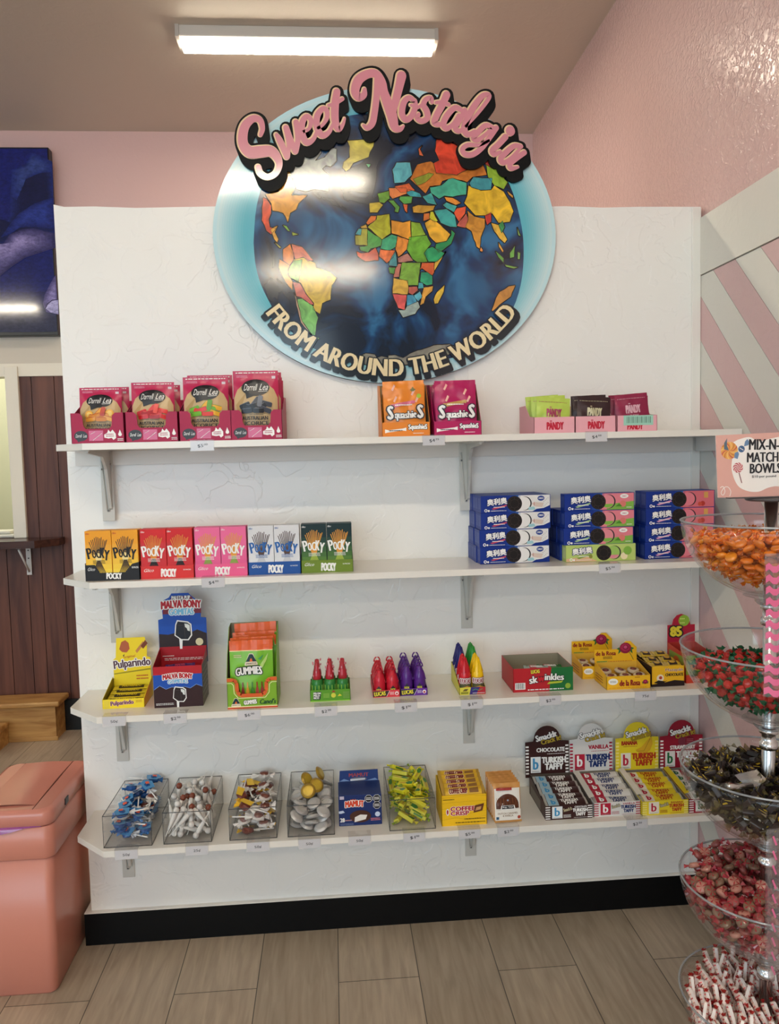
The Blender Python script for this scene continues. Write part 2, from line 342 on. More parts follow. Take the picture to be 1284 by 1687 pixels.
# low partition wall that carries the shelves
ZT = 2.2962
b = B(); b.prism([(0, .10), (0, ZT+.008), (.03, ZT+.001)]+[(x*.12, ZT+.0025*math.sin(x*2.1)) for x in range(1, 16)]+[(1.9, ZT), (XW, ZT), (XW, .10)], (0, 0, 0), XA, ZA, .1, white_p)
b.box(XW-.03, -.006, .11, XW-.001, 0, ZT-.004, C('#e9e6df', .4), .0015)
S(b, 'wall_center')
b = B().box(-.018, -.016, 0, XW-.001, .118, .104, C('#050506', .5, spec=.2)).box(-.018, -.0162, .104, XW-.001, .118, .1065, C('#e9e4dc', .5))
S(b, 'baseboard_center')
S(B().box(XW-.018, -3.0, 0, XW-.0005, -.0175, .10, C('#050506', .5, spec=.2)).box(XW-.018, -3.0, .10, XW-.0005, -.0175, .1025, C('#e9e4dc', .5)), 'baseboard_right')
# ================================================================ ceiling lights
def ceiling_light(x, y, label, on=80, side=None):
    r = root('ceiling_light', (x, y, HC), label, 'ceiling light', 'strip lights on the ceiling')
    B().box(-.55, -.06, -.045, .55, .06, 0, C('#c9c3bb', .4), .004).obj('housing', r)
    for s_ in (-1, 1): B().box(s_*.547-.008, -.063, -.05, s_*.547+.008, .063, 0, C('#b9b2aa', .4)).obj('end_cap', r)
    m = C('#fdf1da', .4, em=on, name='lit_diffuser')
    prof = [(-.034, -.045), (-.032, -.066), (-.025, -.075), (.025, -.075), (.032, -.066), (.034, -.045)]
    B().prism([(-p[0], p[1]) for p in prof][::-1], (.535, 0, 0), (0, 1, 0), ZA, 1.07, C('#fdf1da', .4, em=side, name='lit_diffuser_side') if side else m).box(-.53, -.024, -.0762, .53, .024, -.0752, m).obj('diffuser', r, label='glowing white diffuser')
    return r
ceiling_light(.762, 1.05, 'white strip light glowing on the ceiling above the oval globe sign', side=14)
for x, y, n_ in ((.55, -2.75, 'first'), (.75, -5.2, 'second')):
    ceiling_light(x, y, 'white strip light on the ceiling behind the camera, %s one out from the globe sign' % n_)
for x, y in ((1.0, -1.0),): pass
for i, (x, y) in enumerate(((-3.3, .985), (-3.0, -2.75))):
    ceiling_light(x, y, ('white strip light on the ceiling in front of the television', 'white strip light on the ceiling far left of the camera')[i])
# ================================================================ television
tv = root('television', (-.672, YB-.03, 2.236), 'large wall television showing a gloved hand on blue, left of the partition', 'television')
TW, TH = 1.78, 1.004
B().box(-TW, -.03, 0, 0, .028, TH, C('#0b0b0e', .3), .003).obj('bezel', tv)
def scr(h, e=.75):
    k = ('scr', h, e)
    if k in _m: return _m[k]
    m = bpy.data.materials.new('screen_'+h[1:]); m.use_nodes = True; nt = m.node_tree; p = nt.nodes['Principled BSDF']; p.inputs['Roughness'].default_value = .07
    p.inputs['Base Color'].default_value = (.004, .004, .008, 1); tc = nt.nodes.new('ShaderNodeTexCoord'); mp = nt.nodes.new('ShaderNodeMapping'); mp.inputs['Scale'].default_value = (1, 1, 1.8); mp.inputs['Rotation'].default_value = (0, .7, 0)
    n = nt.nodes.new('ShaderNodeTexNoise'); n.inputs['Scale'].default_value = 45; n.inputs['Detail'].default_value = 5; n.inputs['Roughness'].default_value = .7; cr = nt.nodes.new('ShaderNodeValToRGB'); c = lin(h)
    cr.color_ramp.elements[0].position = .35; cr.color_ramp.elements[1].position = .65; cr.color_ramp.elements[0].color = (c[0]*.55, c[1]*.55, c[2]*.6, 1); cr.color_ramp.elements[1].color = (c[0]*1.3, c[1]*1.3, c[2]*1.25, 1)
    nt.links.new(tc.outputs['Object'], mp.inputs[0]); nt.links.new(mp.outputs[0], n.inputs['Vector']); nt.links.new(n.outputs['Fac'], cr.inputs[0]); nt.links.new(cr.outputs[0], p.inputs['Emission Color']); p.inputs['Emission Strength'].default_value = e
    _m[k] = m; return m
b = B(); b.box(-TW+.008, -.0315, .02, -.006, -.0305, TH-.008, scr('#0e1550'))
a = Art(b, (-TW+.008, -.0318, .02), XA, ZA, TW-.014, TH-.028)
def tvp(px, py):  # picture point as it sits on the screen
    q = at(px, py, 1, YB-.062); return ((q.x+.672+TW-.008)/(TW-.014), (q.z-2.256)/(TH-.028))
def tvc(l): return [tvp(x/3.59, 230+y/3.59) for x, y in l]
def grad(P, c, d, h1, h2, n_=6, e=.7):  # the picture's own soft shading, as nested shapes drawn towards c
    for i in range(n_):
        t = i/(n_-1)*d; a.poly([(x+(c[0]-x)*t, y+(c[1]-y)*t) for x, y in P], scr(mixh2(h1, h2, i/(n_-1)), e))
def mixh2(h1, h2, t): return '#%02x%02x%02x' % tuple(round(int(h1[i:i+2], 16)*(1-t)+int(h2[i:i+2], 16)*t) for i in (1, 3, 5))
for i in range(8): a.rect(0, 0, 1, .22-.022*i, scr(mixh2('#111556', '#34364e', (i+1)/8), .5))
grad([tvp(-700, 700), tvp(-700, 380), tvp(-300, 300)]+tvc([(0, 570), (60, 450), (60, 330), (70, 180), (150, 150), (190, 75), (310, 130), (318, 400), (325, 560), (60, 640)]), tvc([(220, 350)])[0], .35, '#16225c', '#0d1238', 5, .6)
grad(tvc([(75, 185), (150, 155), (190, 80), (306, 140), (306, 190), (230, 200), (140, 240), (100, 360), (62, 330)]), tvc([(190, 160)])[0], .4, '#1a2764', '#2c3a70', 4, .6)
grad(tvc([(5, 580), (60, 500), (110, 440), (200, 380), (318, 340), (322, 530), (200, 515), (120, 520), (60, 560)]), tvc([(220, 430)])[0], .5, '#141f5c', '#22327a', 5, .6)
grad([tvp(-600, 620), tvp(-500, 470), tvp(-200, 430)]+tvc([(0, 640), (60, 560), (130, 530), (200, 525), (260, 540), (324, 555), (330, 640), (240, 670), (150, 700), (60, 760), (0, 810)])+[tvp(-200, 500)], tvc([(110, 600)])[0], .75, '#2f2a55', '#8678a4', 9, .6)
grad(tvc([(330, 800), (300, 850), (265, 920), (256, 975), (275, 1020), (345, 1035)]), tvc([(320, 920)])[0], .5, '#4f4574', '#7f72a0', 4, .6)
a.poly(tvc([(345, 950), (310, 955), (285, 975), (272, 1000), (300, 1022), (347, 1034)]), scr('#a9a0c4', .6)); a.line(tvc([(347, 945), (310, 950), (282, 972), (268, 1000)]), .004, scr('#15123a', .5))
b.obj('screen', tv, label='screen with a blue and violet picture')
B().box(-.95, -.035, .004, -.83, -.03, .012, C('#2a2a30', .4)).obj('logo_bar', tv)
# ================================================================ counter, bracket, oak step
cw = wood('dark_counter_wood', '#2e1812', '#4a2a20', .22, 1, 12, 12)
ct = root('serving_counter', (-.93, 2.05, 1.077), 'dark brown counter ledge under the serving hatch', 'counter')
b = B(); b.prism([(-1.0, .018), (.215, .018), (.215, -.07), (.12, -.18), (-1.0, -.18)], (0, 0, .04), XA, YA, .04, cw); b.obj('countertop', ct)
mw = C('#d8d5d2', .35)
br_ = B(); br_.box(-.014, .006, -.17, .014, .0115, -.001, mw, .002); br_.tube([(-.0, .004, -.15), (-.002, -.12, -.012)], .006, mw); br_.box(-.012, -.13, -.006, .012, .0, -.0, mw)
bo = br_.obj('bracket', ct, loc=(.015, 0, 0), label='white metal angle bracket')
for z in (-.03, -.075, -.15): B().tube([(.0, .005, z), (0, .0065, z)], .004, C('#1f1c1a', .5)).obj('screw', bo)
oak = wood('oak_wood', '#9c6b35', '#c79a5c', .4, 1.2, 10, 10)
st = root('wooden_step', (-.73, 2.05, 0), 'honey oak wooden step against the brown panelled wall', 'step')
B().box(-1.6, -.18, .195, .0, -.001, .225, oak, .008).obj('tread', st)
B().box(-1.6, -.15, 0.0, -.03, -.001, .195, oak).box(-1.6, -.158, 0, -.02, -.15, .022, oak, .003).obj('riser', st)
B().box(-1.6, -.36, .098, -.27, -.18, .128, oak, .008).obj('tread', st)
B().box(-1.6, -.335, 0, -.285, -.1585, .098, oak).box(-1.6, -.343, 0, -.278, -.335, .02, oak, .003).obj('riser', st)
# folded towels seen through the hatch
B().box(-.26, -.06, 0, .0, .06, .02, C('#e8e4d8', .8, bump=.4), .008).box(-.25, -.05, .02, -.02, .055, .04, C('#dcd8ca', .8, bump=.4), .008).obj('folded_cloth', loc=(-1.0, 2.14, 1.1185), label='pale folded cloth lying on the sill of the serving hatch', category='cloth')
# ================================================================ pink bin
sal = C('#cb8472', .3, bump=.05, bs=300, bd=.0005, name='salmon_plastic'); sal2 = C('#ca8474', .2, name='salmon_gloss_plastic')
bn = root('pedal_bin', (-.145, -.065, 0), 'salmon pink plastic bin with a flip lid standing left of the partition', 'bin')
def rr(hx, hy, r, n=6):
    P = []
    for cx, cy, a0 in ((hx-r, hy-r, 0), (-hx+r, hy-r, 90), (-hx+r, -hy+r, 180), (hx-r, -hy+r, 270)):
        for i in range(n+1):
            q = math.radians(a0+90*i/n); P.append((cx+r*math.cos(q), cy+r*math.sin(q)))
    return P
def loft(b, secs, mat, cap0=True, cap1=True):
    n = len(secs[0][0]); vs = []; fs = []
    for P, z in secs: vs += [(x, y, z) for x, y in P]
    for i in range(len(secs)-1):
        for k in range(n): fs.append((i*n+k, i*n+(k+1) % n, (i+1)*n+(k+1) % n, (i+1)*n+k))
    b.add(vs, fs, mat, True)
    if cap0: b.add(vs[:n], [list(range(n))[::-1]], mat)
    if cap1: b.add(vs[-n:], [list(range(n))], mat)
b = B(); loft(b, [(rr(.105, .165, .02), 0), (rr(.112, .172, .022), .008), (rr(.122, .18, .026), .412), (rr(.118, .176, .026), .414)], sal); b.obj('body', bn)
b = B(); loft(b, [(rr(.128, .186, .028), .414), (rr(.131, .189, .03), .418), (rr(.131, .189, .03), .505), (rr(.127, .185, .03), .508)], sal)
b.obj('collar', bn)
b = B(); loft(b, [(rr(.128, .186, .03), .510), (rr(.132, .19, .032), .513), (rr(.132, .19, .032), .545), (rr(.128, .186, .032), .552), (rr(.118, .176, .03), .556)], sal2)
for s_ in (-1, 1): b.box(s_*.076-.0008, -.177, .5545, s_*.076+.0008, .177, .5565, C('#5a2f27', .6))
b.obj('lid', bn)
b = B(); b.sheet(lambda u, v: (-.075+.15*u, -.15+.32*v, .557+.004*math.sin(math.pi*u)+.002*math.sin(math.pi*v)), 8, 8, sal2); b.obj('flap', bn)
B().box(.131, -.08, .520, .1345, -.052, .540, INK, .001).obj('latch', bn, label='small black latch slot')
B().box(-.128, -.19+.02, .556, -.085, -.06, .572, INK, .004).obj('handle', bn, label='black handle on the lid')
pm = C('#9a4f8c', .18, coat=.5, bump=.6, bs=80)
b = B(); b.add([(-.10, -.190, .509), (-.05, -.194, .507), (-.02, -.197, .494), (.02, -.196, .5), (.055, -.193, .508), (.10, -.19, .510), (.08, -.1885, .5125), (0, -.1885, .513), (-.10, -.1885, .513)], [(0, 1, 2, 3, 4, 5, 6, 7, 8)], pm).box(-.1, -.186, .5075, .1, -.15, .5125, pm).obj('bin_liner', bn, label='purple bin liner showing under the lid')
# ================================================================ shelves
ZS = {1: 1.5848, 2: 1.2025, 3: .8228, 4: .4348}; TH_ = .018; D_ = .2718
sh_m = C('#e6e1d8', .22, bump=.06, bs=200, name='white_melamine'); br_m = C('#c9c6be', .4, name='grey_white_steel'); lg_m = C('#dedad3', .35)
pos = {1: 'topmost', 2: 'second from the top', 3: 'third from the top', 4: 'lowest'}
for k, z in ZS.items():
    r = root('wall_shelf', (0, 0, z), 'long white wall shelf on the partition, %s of the four' % pos[k], 'shelf', 'white wall shelves')
    b = B(); b.prism([(.0266, -.0015), (XW-.005, -.0015), (XW-.005, -D_), (.13, -D_), (.0266, -.17)], (0, 0, 0), XA, YA, TH_, sh_m); b.obj('board', r)
    if k == 1:
        B().box(.03, -.02, -.062, XW-.032, -.0015, -TH_-.0005, lg_m).box(XW-.024, -.255, -.062, XW-.006, -.021, -TH_-.0005, lg_m).obj('batten', r)
    for x in (.123, 1.226):
        y0 = -.021 if k == 1 else -.001
        zt = -TH_-.0005; zb = -.232 if k != 4 else -.224
        b = B(); b.box(x-.0185, y0-.004, zb, x+.0185, y0-.0005, zt, br_m, .001)
        b.box(x-.0165, -.245, zt-.003, x+.0165, y0-.004, zt, br_m)
        b.prism([(-y0+.004, zb+.035), (-y0+.010, zb+.04), (.062, zt-.055), (.10, zt-.018), (.238, zt-.008), (.238, zt-.003), (-y0+.004, zt-.003)], (x+.004, 0, 0), (0, -1, 0), ZA, .008, br_m)
        for s_ in (-1, 1): b.tube([(x+s_*.0135, y0-.0065, zt-.03), (x+s_*.003, y0-.0065, zb+.03)], .002, br_m, 6)
        bo = b.obj('bracket', r, label='grey-white steel bracket')
        for dx, dz in ((-.0125, zt-.055), (.0125, zt-.04), (0, zb+.032)):
            B().tube([(x+dx, y0-.004, dz), (x+dx, y0-.0085, dz)], .0042, C('#b9b6b0', .3), 10).tube([(x+dx, y0-.0085, dz), (x+dx, y0-.0092, dz)], .0018, INK, 8).obj('screw', bo)
# ---------------------------------------------------------------- price labels clipped to the shelf edges
tagc = C('#dedbde', .5)
def price(px, k, t, what, sup=None, w=.062):
    q = at(px, {1: 728, 2: 948, 3: 1165, 4: 1385}[k], 1, -D_-.001)
    r = root('price_label', (q.x, -D_, ZS[k]-.003), 'price label reading %s %s' % (t+(' '+sup if sup else ''), what), 'price label', 'handwritten price labels')
    dz = {1: 0, 2: .002, 3: 0, 4: .001}[k]; h = .024
    b = B(); b.box(-w/2, -.0012, -h+dz, w/2, -.0004, .002+dz, tagc)
    a = front(b, w, h+.002, (-w/2, -.0013, -h+dz))
    if sup: a.text(t, .30, .3, .55, .68, INK, .015, rot=6); a.text(sup, .58, .55, .74, .75, INK, .02)
    else: a.text(t, .34, .3, .66, .66, INK, .015, rot=3)
    b.obj('card', r)
    B().box(-w/2-.002, -.0018, -h-.001+dz, w/2+.002, -.0014, .006+dz, clear('label_holder_plastic', '#fcfcfc', .03, .04)).box(-w/2-.002, -.0014, .0042+dz, w/2+.002, .03, .0048+dz, clear('label_holder_plastic', '#fcfcfc', .03, .04)).obj('holder', r, label='clear plastic holder')
for a_ in ((333, 1, '$5', 'below the green and yellow candy pouches', '00'), (715, 1, '$4', 'below the orange and magenta chew bags', '25'), (983, 1, '$4', 'below the dark cola bag', '00'),
           (351, 2, '$4', 'below the pink biscuit stick tray', '00'), (1005, 2, '$5', 'below the green cookie boxes', '00'),
           (187, 3, '50¢', 'below the open yellow candy box with the tall header', None), (288, 3, '$2', 'below the red and brown marshmallow box', '00'), (410, 3, '$6', 'below the green gummy carton', '00'),
           (537, 3, '$2', 'below the green bottle candies', '00'), (669, 3, '$1', 'below the red and purple bottle candies', '00'), (778, 3, '$1', 'below the pointed tube candies', '00'),
           (907, 3, '$2', 'below the red and green straw candy box', '00'), (1064, 3, '75¢', 'below the yellow rose box', None),
           (207, 4, '50¢', 'below the bin of blue lollipops', None), (324, 4, '25¢', 'below the bin of white umbrella candies', None), (425, 4, '50¢', 'below the bin of yellow and brown lollipops', None),
           (510, 4, '50¢', 'below the bin of foil rounds', None), (593, 4, '50¢', 'below the blue cookie box', None), (683, 4, '$1', 'below the bin of yellow bars', '00'),
           (774, 4, '$5', 'below the yellow coffee wafer box', '00'), (838, 4, '$2', 'below the caramel wafer packets', '00'), (1050, 4, '$2', 'below the white and yellow taffy boxes', '00')):
    price(a_[0], a_[1], a_[2], a_[3], a_[4])
# ================================================================ the oval sign
SY = -.026
def sg(px, py): q = at(px, py, 1, SY); return (q.x, q.z)
c0 = sg(638, 390); sgn = root('oval_sign', (c0[0], SY, c0[1]), 'large oval globe sign lettered Sweet Nostalgia From Around The World on the partition', 'sign')
def sp(px, py): q = sg(px, py); return (q[0]-c0[0], q[1]-c0[1])
def gl(h): return C(h, .1, coat=.0, spec=.5, bump=.035, bs=700, bd=.0004)
b = B(); EW, EH = .526, .443
oval = [(EW*math.cos(2*math.pi*i/96), EH*math.sin(2*math.pi*i/96)) for i in range(96)]
b.prism(oval, (0, 0, 0), XA, ZA, .0245, gl('#bfe0e6'), C('#3c4a52', .5))
a = Art(b, (0, 0, 0), XA, ZA, 1, 1)
def mixh(h1, h2, t):
    c = [round(int(h1[i:i+2], 16)*(1-t)+int(h2[i:i+2], 16)*t) for i in (1, 3, 5)]; return '#%02x%02x%02x' % tuple(c)
for i in range(1, 15):
    t = i/14; f = 1-.19*t; a.ell(0, 0, EW*f-.004, EH*f-.004, gl(mixh('#cfe4e6', '#5fb4c4', min(1, t*1.15))), 72)
# globe
def sc_(l, o, k): return [sp(o[0]+x/k, o[1]+y/k) for x, y in l]
gpts = [(418, 400), (423, 340), (440, 290), (470, 245), (520, 208), (580, 190), (640, 186), (700, 192), (760, 215), (810, 258), (840, 305), (857, 360), (863, 410), (858, 470), (838, 522), (800, 562), (750, 588), (690, 600), (630, 602), (570, 594), (510, 570), (465, 530), (435, 480), (422, 440)]
oc = bpy.data.materials.new('printed_ocean'); oc.use_nodes = True; nt = oc.node_tree; p = nt.nodes['Principled BSDF']; p.inputs['Roughness'].default_value = .1
tc = nt.nodes.new('ShaderNodeTexCoord'); n = nt.nodes.new('ShaderNodeTexNoise'); n.inputs['Scale'].default_value = 5.5; n.inputs['Detail'].default_value = 3; n.inputs['Distortion'].default_value = 1.2
nt.links.new(tc.outputs['Object'], n.inputs['Vector']); cr = nt.nodes.new('ShaderNodeValToRGB'); e = cr.color_ramp.elements
e[0].position = .40; e[0].color = lin('#121a2c'); e[1].position = .66; e[1].color = lin('#2e6c98'); x_ = e.new(.52); x_.color = lin('#173a63')
nt.links.new(n.outputs['Fac'], cr.inputs[0]); nt.links.new(cr.outputs[0], p.inputs['Base Color'])
n3 = nt.nodes.new('ShaderNodeTexNoise'); n3.inputs['Scale'].default_value = 900; nt.links.new(tc.outputs['Object'], n3.inputs['Vector'])
bb = nt.nodes.new('ShaderNodeBump'); bb.inputs['Strength'].default_value = .035; bb.inputs['Distance'].default_value = .0004; nt.links.new(n3.outputs['Fac'], bb.inputs['Height']); nt.links.new(bb.outputs[0], p.inputs['Normal'])
a.poly([sp(*q) for q in smooth_path(gpts+[gpts[0]], 4)[:-1]], oc)
LAND = []
AF, AS, AM, AU = ((580, 310), 6.42), ((650, 220), 5.836), ((410, 230), 5.113), ((640, 470), 5.35)
def L(o, h, *c): LAND.append((h, [sp(o[0][0]+x/o[1], o[0][1]+y/o[1]) for x, y in c]))
L(AM,'#a9aeac',(450,110),(520,150),(600,80),(610,110),(560,180),(640,150),(700,70),(740,80),(740,180),(690,230),(650,220),(620,250),(680,300),(670,440),(560,420),(480,440),(400,420),(370,330),(300,240),(430,200))
L(AM,'#cfc05a',(830,10),(920,5),(1060,0),(1050,60),(1020,110),(1010,150),(930,180),(880,200),(850,250),(820,270),(790,240),(800,190),(850,150),(850,60))
L(AM,'#e5a036',(140,460),(250,440),(290,380),(290,240),(350,280),(395,400),(360,470),(495,470),(420,540),(400,590),(350,620),(330,700),(310,650),(290,620),(200,600),(190,540))
L(AM,'#d9573a',(120,490),(150,500),(190,560),(190,620),(170,670),(180,740),(230,750),(215,770),(190,800),(150,770),(110,680))
L(AM,'#d9a045',(180,760),(245,725),(220,780),(250,840),(240,870),(215,840),(200,800))
L(AM,'#7fae4a',(285,720),(320,730),(350,775),(330,770)); L(AM,'#a9c04a',(365,780),(420,800),(370,810)); L(AM,'#b9b860',(215,865),(240,880),(275,910),(260,915))
L(AM,'#dcbc4c',(380,1010),(460,995),(560,1040),(570,1080),(690,1120),(740,1165),(700,1230),(690,1350),(620,1380),(600,1470),(540,1430),(550,1380),(480,1290),(440,1210),(340,1160),(330,1100))
L(AM,'#7fae4a',(380,1020),(450,1010),(440,1120),(420,1200),(340,1160),(330,1100))
L(AM,'#e0843a',(290,925),(350,880),(380,960),(380,1010),(345,1060),(290,1020)); L(AM,'#d9785f',(360,880),(450,905),(545,1020),(500,1025),(460,990),(390,1010))
L(AM,'#e09a45',(260,1010),(345,1060),(330,1130),(370,1200),(370,1270),(310,1200),(255,1080)); L(AM,'#cf6a62',(370,1200),(430,1210),(480,1300),(550,1390),(520,1390),(440,1330),(400,1320))
L(AM,'#7fc06a',(410,1345),(450,1340),(540,1400),(585,1500),(570,1560),(560,1650),(600,1680),(560,1680),(450,1530)); L(AM,'#c9a58a',(380,1290),(400,1330),(450,1530),(560,1690),(440,1540)); L(AM,'#5fae7a',(985,205),(1030,210),(1010,240))
L(AU,'#cf9048',(1120,0),(1080,100),(1010,150),(920,230),(910,220),(950,110),(980,60),(1060,10)); L(AU,'#8f8a80',(0,620),(60,615),(130,640),(220,590),(400,530),(540,520),(600,550),(580,600),(400,640),(180,700),(0,700)); L(AU,'#8f8a80',(-300,645),(-200,600),(-120,610),(-100,640),(-60,625),(0,640),(0,690),(-200,700))
L(AF,'#b5b52e',(265,290),(395,275),(410,480),(320,545),(165,415),(260,330)); L(AF,'#e07a35',(150,370),(200,295),(260,295),(250,340),(170,390)); L(AF,'#c9a14a',(90,410),(150,385),(165,425),(100,425)); L(AF,'#4f9fa8',(35,490),(70,430),(105,430),(95,500))
L(AF,'#a9a544',(105,430),(165,430),(165,610),(40,600),(35,500),(95,500)); L(AF,'#4e9a4a',(165,440),(320,550),(310,610),(200,640),(170,680),(90,660),(80,620),(165,610)); L(AF,'#3fa37a',(320,545),(420,490),(480,510),(470,620),(400,660),(300,640))
L(AF,'#dd8a3a',(480,505),(600,550),(590,640),(490,730),(460,650)); L(AF,'#e39a35',(415,340),(540,365),(620,345),(625,550),(480,495),(420,480)); L(AF,'#8fb53a',(625,355),(720,370),(780,495),(630,515)); L(AF,'#6fae3a',(605,520),(790,500),(840,590),(770,680),(800,780),(690,785),(640,750),(580,650))
L(AF,'#2f9a68',(800,640),(850,620),(980,690),(900,780),(810,780),(760,690)); L(AF,'#d9b048',(995,670),(870,880),(875,790),(960,720)); L(AF,'#e0713a',(300,650),(460,660),(440,730),(370,795),(285,720)); L(AF,'#d9604a',(180,680),(250,630),(280,700),(280,765),(140,775),(60,720),(50,670),(100,690))
L(AF,'#3f8f9a',(460,660),(480,830),(390,820),(400,770)); L(AF,'#b57a72',(590,690),(650,770),(490,790),(485,740)); L(AF,'#7fae45',(530,785),(725,790),(715,900),(700,1030),(600,1030),(580,980),(500,960)); L(AF,'#c97a6a',(490,800),(525,800),(500,940),(440,945),(450,870)); L(AF,'#5aa84a',(390,840),(460,840),(450,910),(400,900))
L(AF,'#d9663a',(740,790),(870,790),(870,890),(850,925),(740,850),(715,870)); L(AF,'#35a57a',(730,890),(800,890),(850,930),(850,1020),(790,1030),(720,990)); L(AF,'#dcb04c',(440,950),(500,965),(590,980),(600,1060),(590,1125),(430,1115)); L(AF,'#c4655a',(600,1045),(690,1040),(700,1080),(640,1130),(600,1110)); L(AF,'#4aa8b8',(705,1000),(750,1000),(760,1060),(700,1065))
L(AF,'#e0a54a',(760,1050),(860,1035),(850,1090),(780,1150),(760,1220),(720,1240),(740,1130)); L(AF,'#e0605f',(430,1120),(580,1130),(560,1290),(490,1270)); L(AF,'#4f9fc4',(585,1130),(650,1130),(690,1200),(580,1250)); L(AF,'#5fb5cf',(650,1140),(720,1090),(745,1150),(700,1200)); L(AF,'#9fb0ae',(490,1290),(560,1290),(580,1250),(700,1200),(720,1260),(670,1330),(540,1370))
L(AF,'#d9b545',(980,1025),(970,1100),(910,1220),(875,1225),(865,1180),(900,1100)); L(AF,'#c9b03f',(185,160),(290,150),(330,180),(270,260),(190,260)); L(AF,'#6a9f35',(270,60),(390,30),(400,110),(340,160),(290,150)); L(AF,'#5f9a45',(380,130),(440,130),(505,200),(490,260),(450,250),(460,215)); L(AF,'#e0824a',(390,0),(580,0),(580,60),(500,90),(430,115),(400,80))
L(AF,'#57a04f',(510,90),(640,90),(630,160),(550,170),(500,120)); L(AF,'#d9663a',(540,170),(590,175),(585,265),(560,240)); L(AF,'#3f9fae',(590,10),(720,60),(740,100),(620,90),(580,60)); L(AF,'#d9a53f',(640,200),(700,180),(880,185),(860,235),(750,265),(650,260)); L(AF,'#d9783a',(760,270),(820,265),(820,330),(755,350)); L(AF,'#d9d93a',(830,250),(860,250),(910,350),(870,360),(820,320))
L(AF,'#e8b03a',(770,370),(830,330),(900,360),(1040,490),(1000,560),(890,580),(820,510)); L(AF,'#2f8f5a',(890,590),(1000,565),(1050,500),(1050,440),(1090,480),(1050,590),(920,680),(880,630)); L(AF,'#3f9fa0',(870,240),(1000,220),(1090,290),(1110,415),(1040,410),(940,370)); L(AF,'#45a8a8',(960,180),(1000,150),(1110,190),(1080,260),(1000,215)); L(AF,'#45a8a8',(745,90),(840,50),(900,180),(800,160))
L(AS,'#d9452f',(410,40),(500,85),(620,110),(640,280),(720,340),(600,405),(400,385),(370,290),(430,260),(390,170)); L(AS,'#c8762f',(220,300),(350,270),(380,290),(400,380),(600,400),(720,340),(840,270),(890,400),(750,420),(700,470),(560,430),(460,460),(440,500),(340,510),(300,580),(150,440)); L(AS,'#8f9a35',(180,440),(330,380),(380,390),(300,470),(220,500))
L(AS,'#8fb038',(880,300),(980,350),(1090,470),(1050,540),(960,500),(900,420)); L(AS,'#c9453a',(850,270),(880,230),(970,310),(960,350),(880,300)); L(AS,'#45a890',(340,520),(450,500),(520,440),(560,430),(695,475),(690,590),(560,610),(480,600),(430,630),(350,570)); L(AS,'#e8bc33',(710,500),(830,550),(930,545),(960,500),(1050,560),(1110,660),(1145,750),(1110,850),(1000,860),(940,770),(860,790),(780,790),(670,670),(700,600))
L(AS,'#3f8f9f',(720,480),(760,420),(880,430),(940,430),(930,540),(830,545),(740,520)); L(AS,'#d98a3a',(480,610),(560,620),(640,670),(590,690),(500,650)); L(AS,'#d9573a',(570,760),(600,720),(690,700),(680,770),(620,850)); L(AS,'#c9655a',(620,850),(690,770),(710,820),(690,910),(600,890)); L(AS,'#dc9a3c',(700,740),(770,800),(870,820),(870,900),(830,1000),(820,1110),(790,1090),(740,940),(680,900),(710,830))
L(AS,'#d98a4a',(830,1090),(850,1120),(845,1140),(820,1130)); L(AS,'#d9453a',(870,790),(930,760),(930,850),(890,880)); L(AS,'#dcb045',(930,860),(1000,880),(1050,960),(1085,1020),(1060,1055),(1010,1010),(960,940)); L(AS,'#3f9a5a',(1000,880),(1040,840),(1060,900),(1030,960)); L(AS,'#d9a04a',(1000,1045),(1050,1130),(1040,1145),(1005,1090)); L(AS,'#6faf4f',(970,1130),(1050,1200),(1050,1245),(1000,1190))
L(AS,'#6faf4f',(1160,1075),(1150,1190),(1110,1200),(1110,1150)); L(AS,'#7fae55',(1060,1260),(1190,1285),(1150,1300),(1070,1280)); L(AS,'#7fb060',(1180,900),(1215,990),(1190,980)); L(AS,'#7fb060',(1185,1140),(1210,1150),(1205,1210),(1185,1210)); L(AS,'#d9a04a',(1080,550),(1140,600),(1140,625),(1100,590)); L(AS,'#5fb0c0',(20,280),(150,280),(170,400),(100,470),(0,480),(-20,350)); L(AS,'#d9653f',(270,115),(245,150),(280,220),(240,210),(232,150)); L(AS,'#d9653a',(0,510),(140,480),(200,550),(60,570))
def rough(P, amp=.0012, step=.012):
    out = []
    for i, p_ in enumerate(P):
        q = P[(i+1) % len(P)]; d = math.hypot(q[0]-p_[0], q[1]-p_[1]); n_ = max(1, int(d/step))
        for k in range(n_):
            t = k/n_; out.append((p_[0]+(q[0]-p_[0])*t+R.uniform(-amp, amp)*(k > 0), p_[1]+(q[1]-p_[1])*t+R.uniform(-amp, amp)*(k > 0)))
    return out
LAND = [(h, rough(P)) for h, P in LAND]
dkl = gl('#10141e')
vs = []; 
for h, P in LAND: a.line(P, .0048, dkl, closed=True, metric=True); a.e -= STEP
a.e += STEP
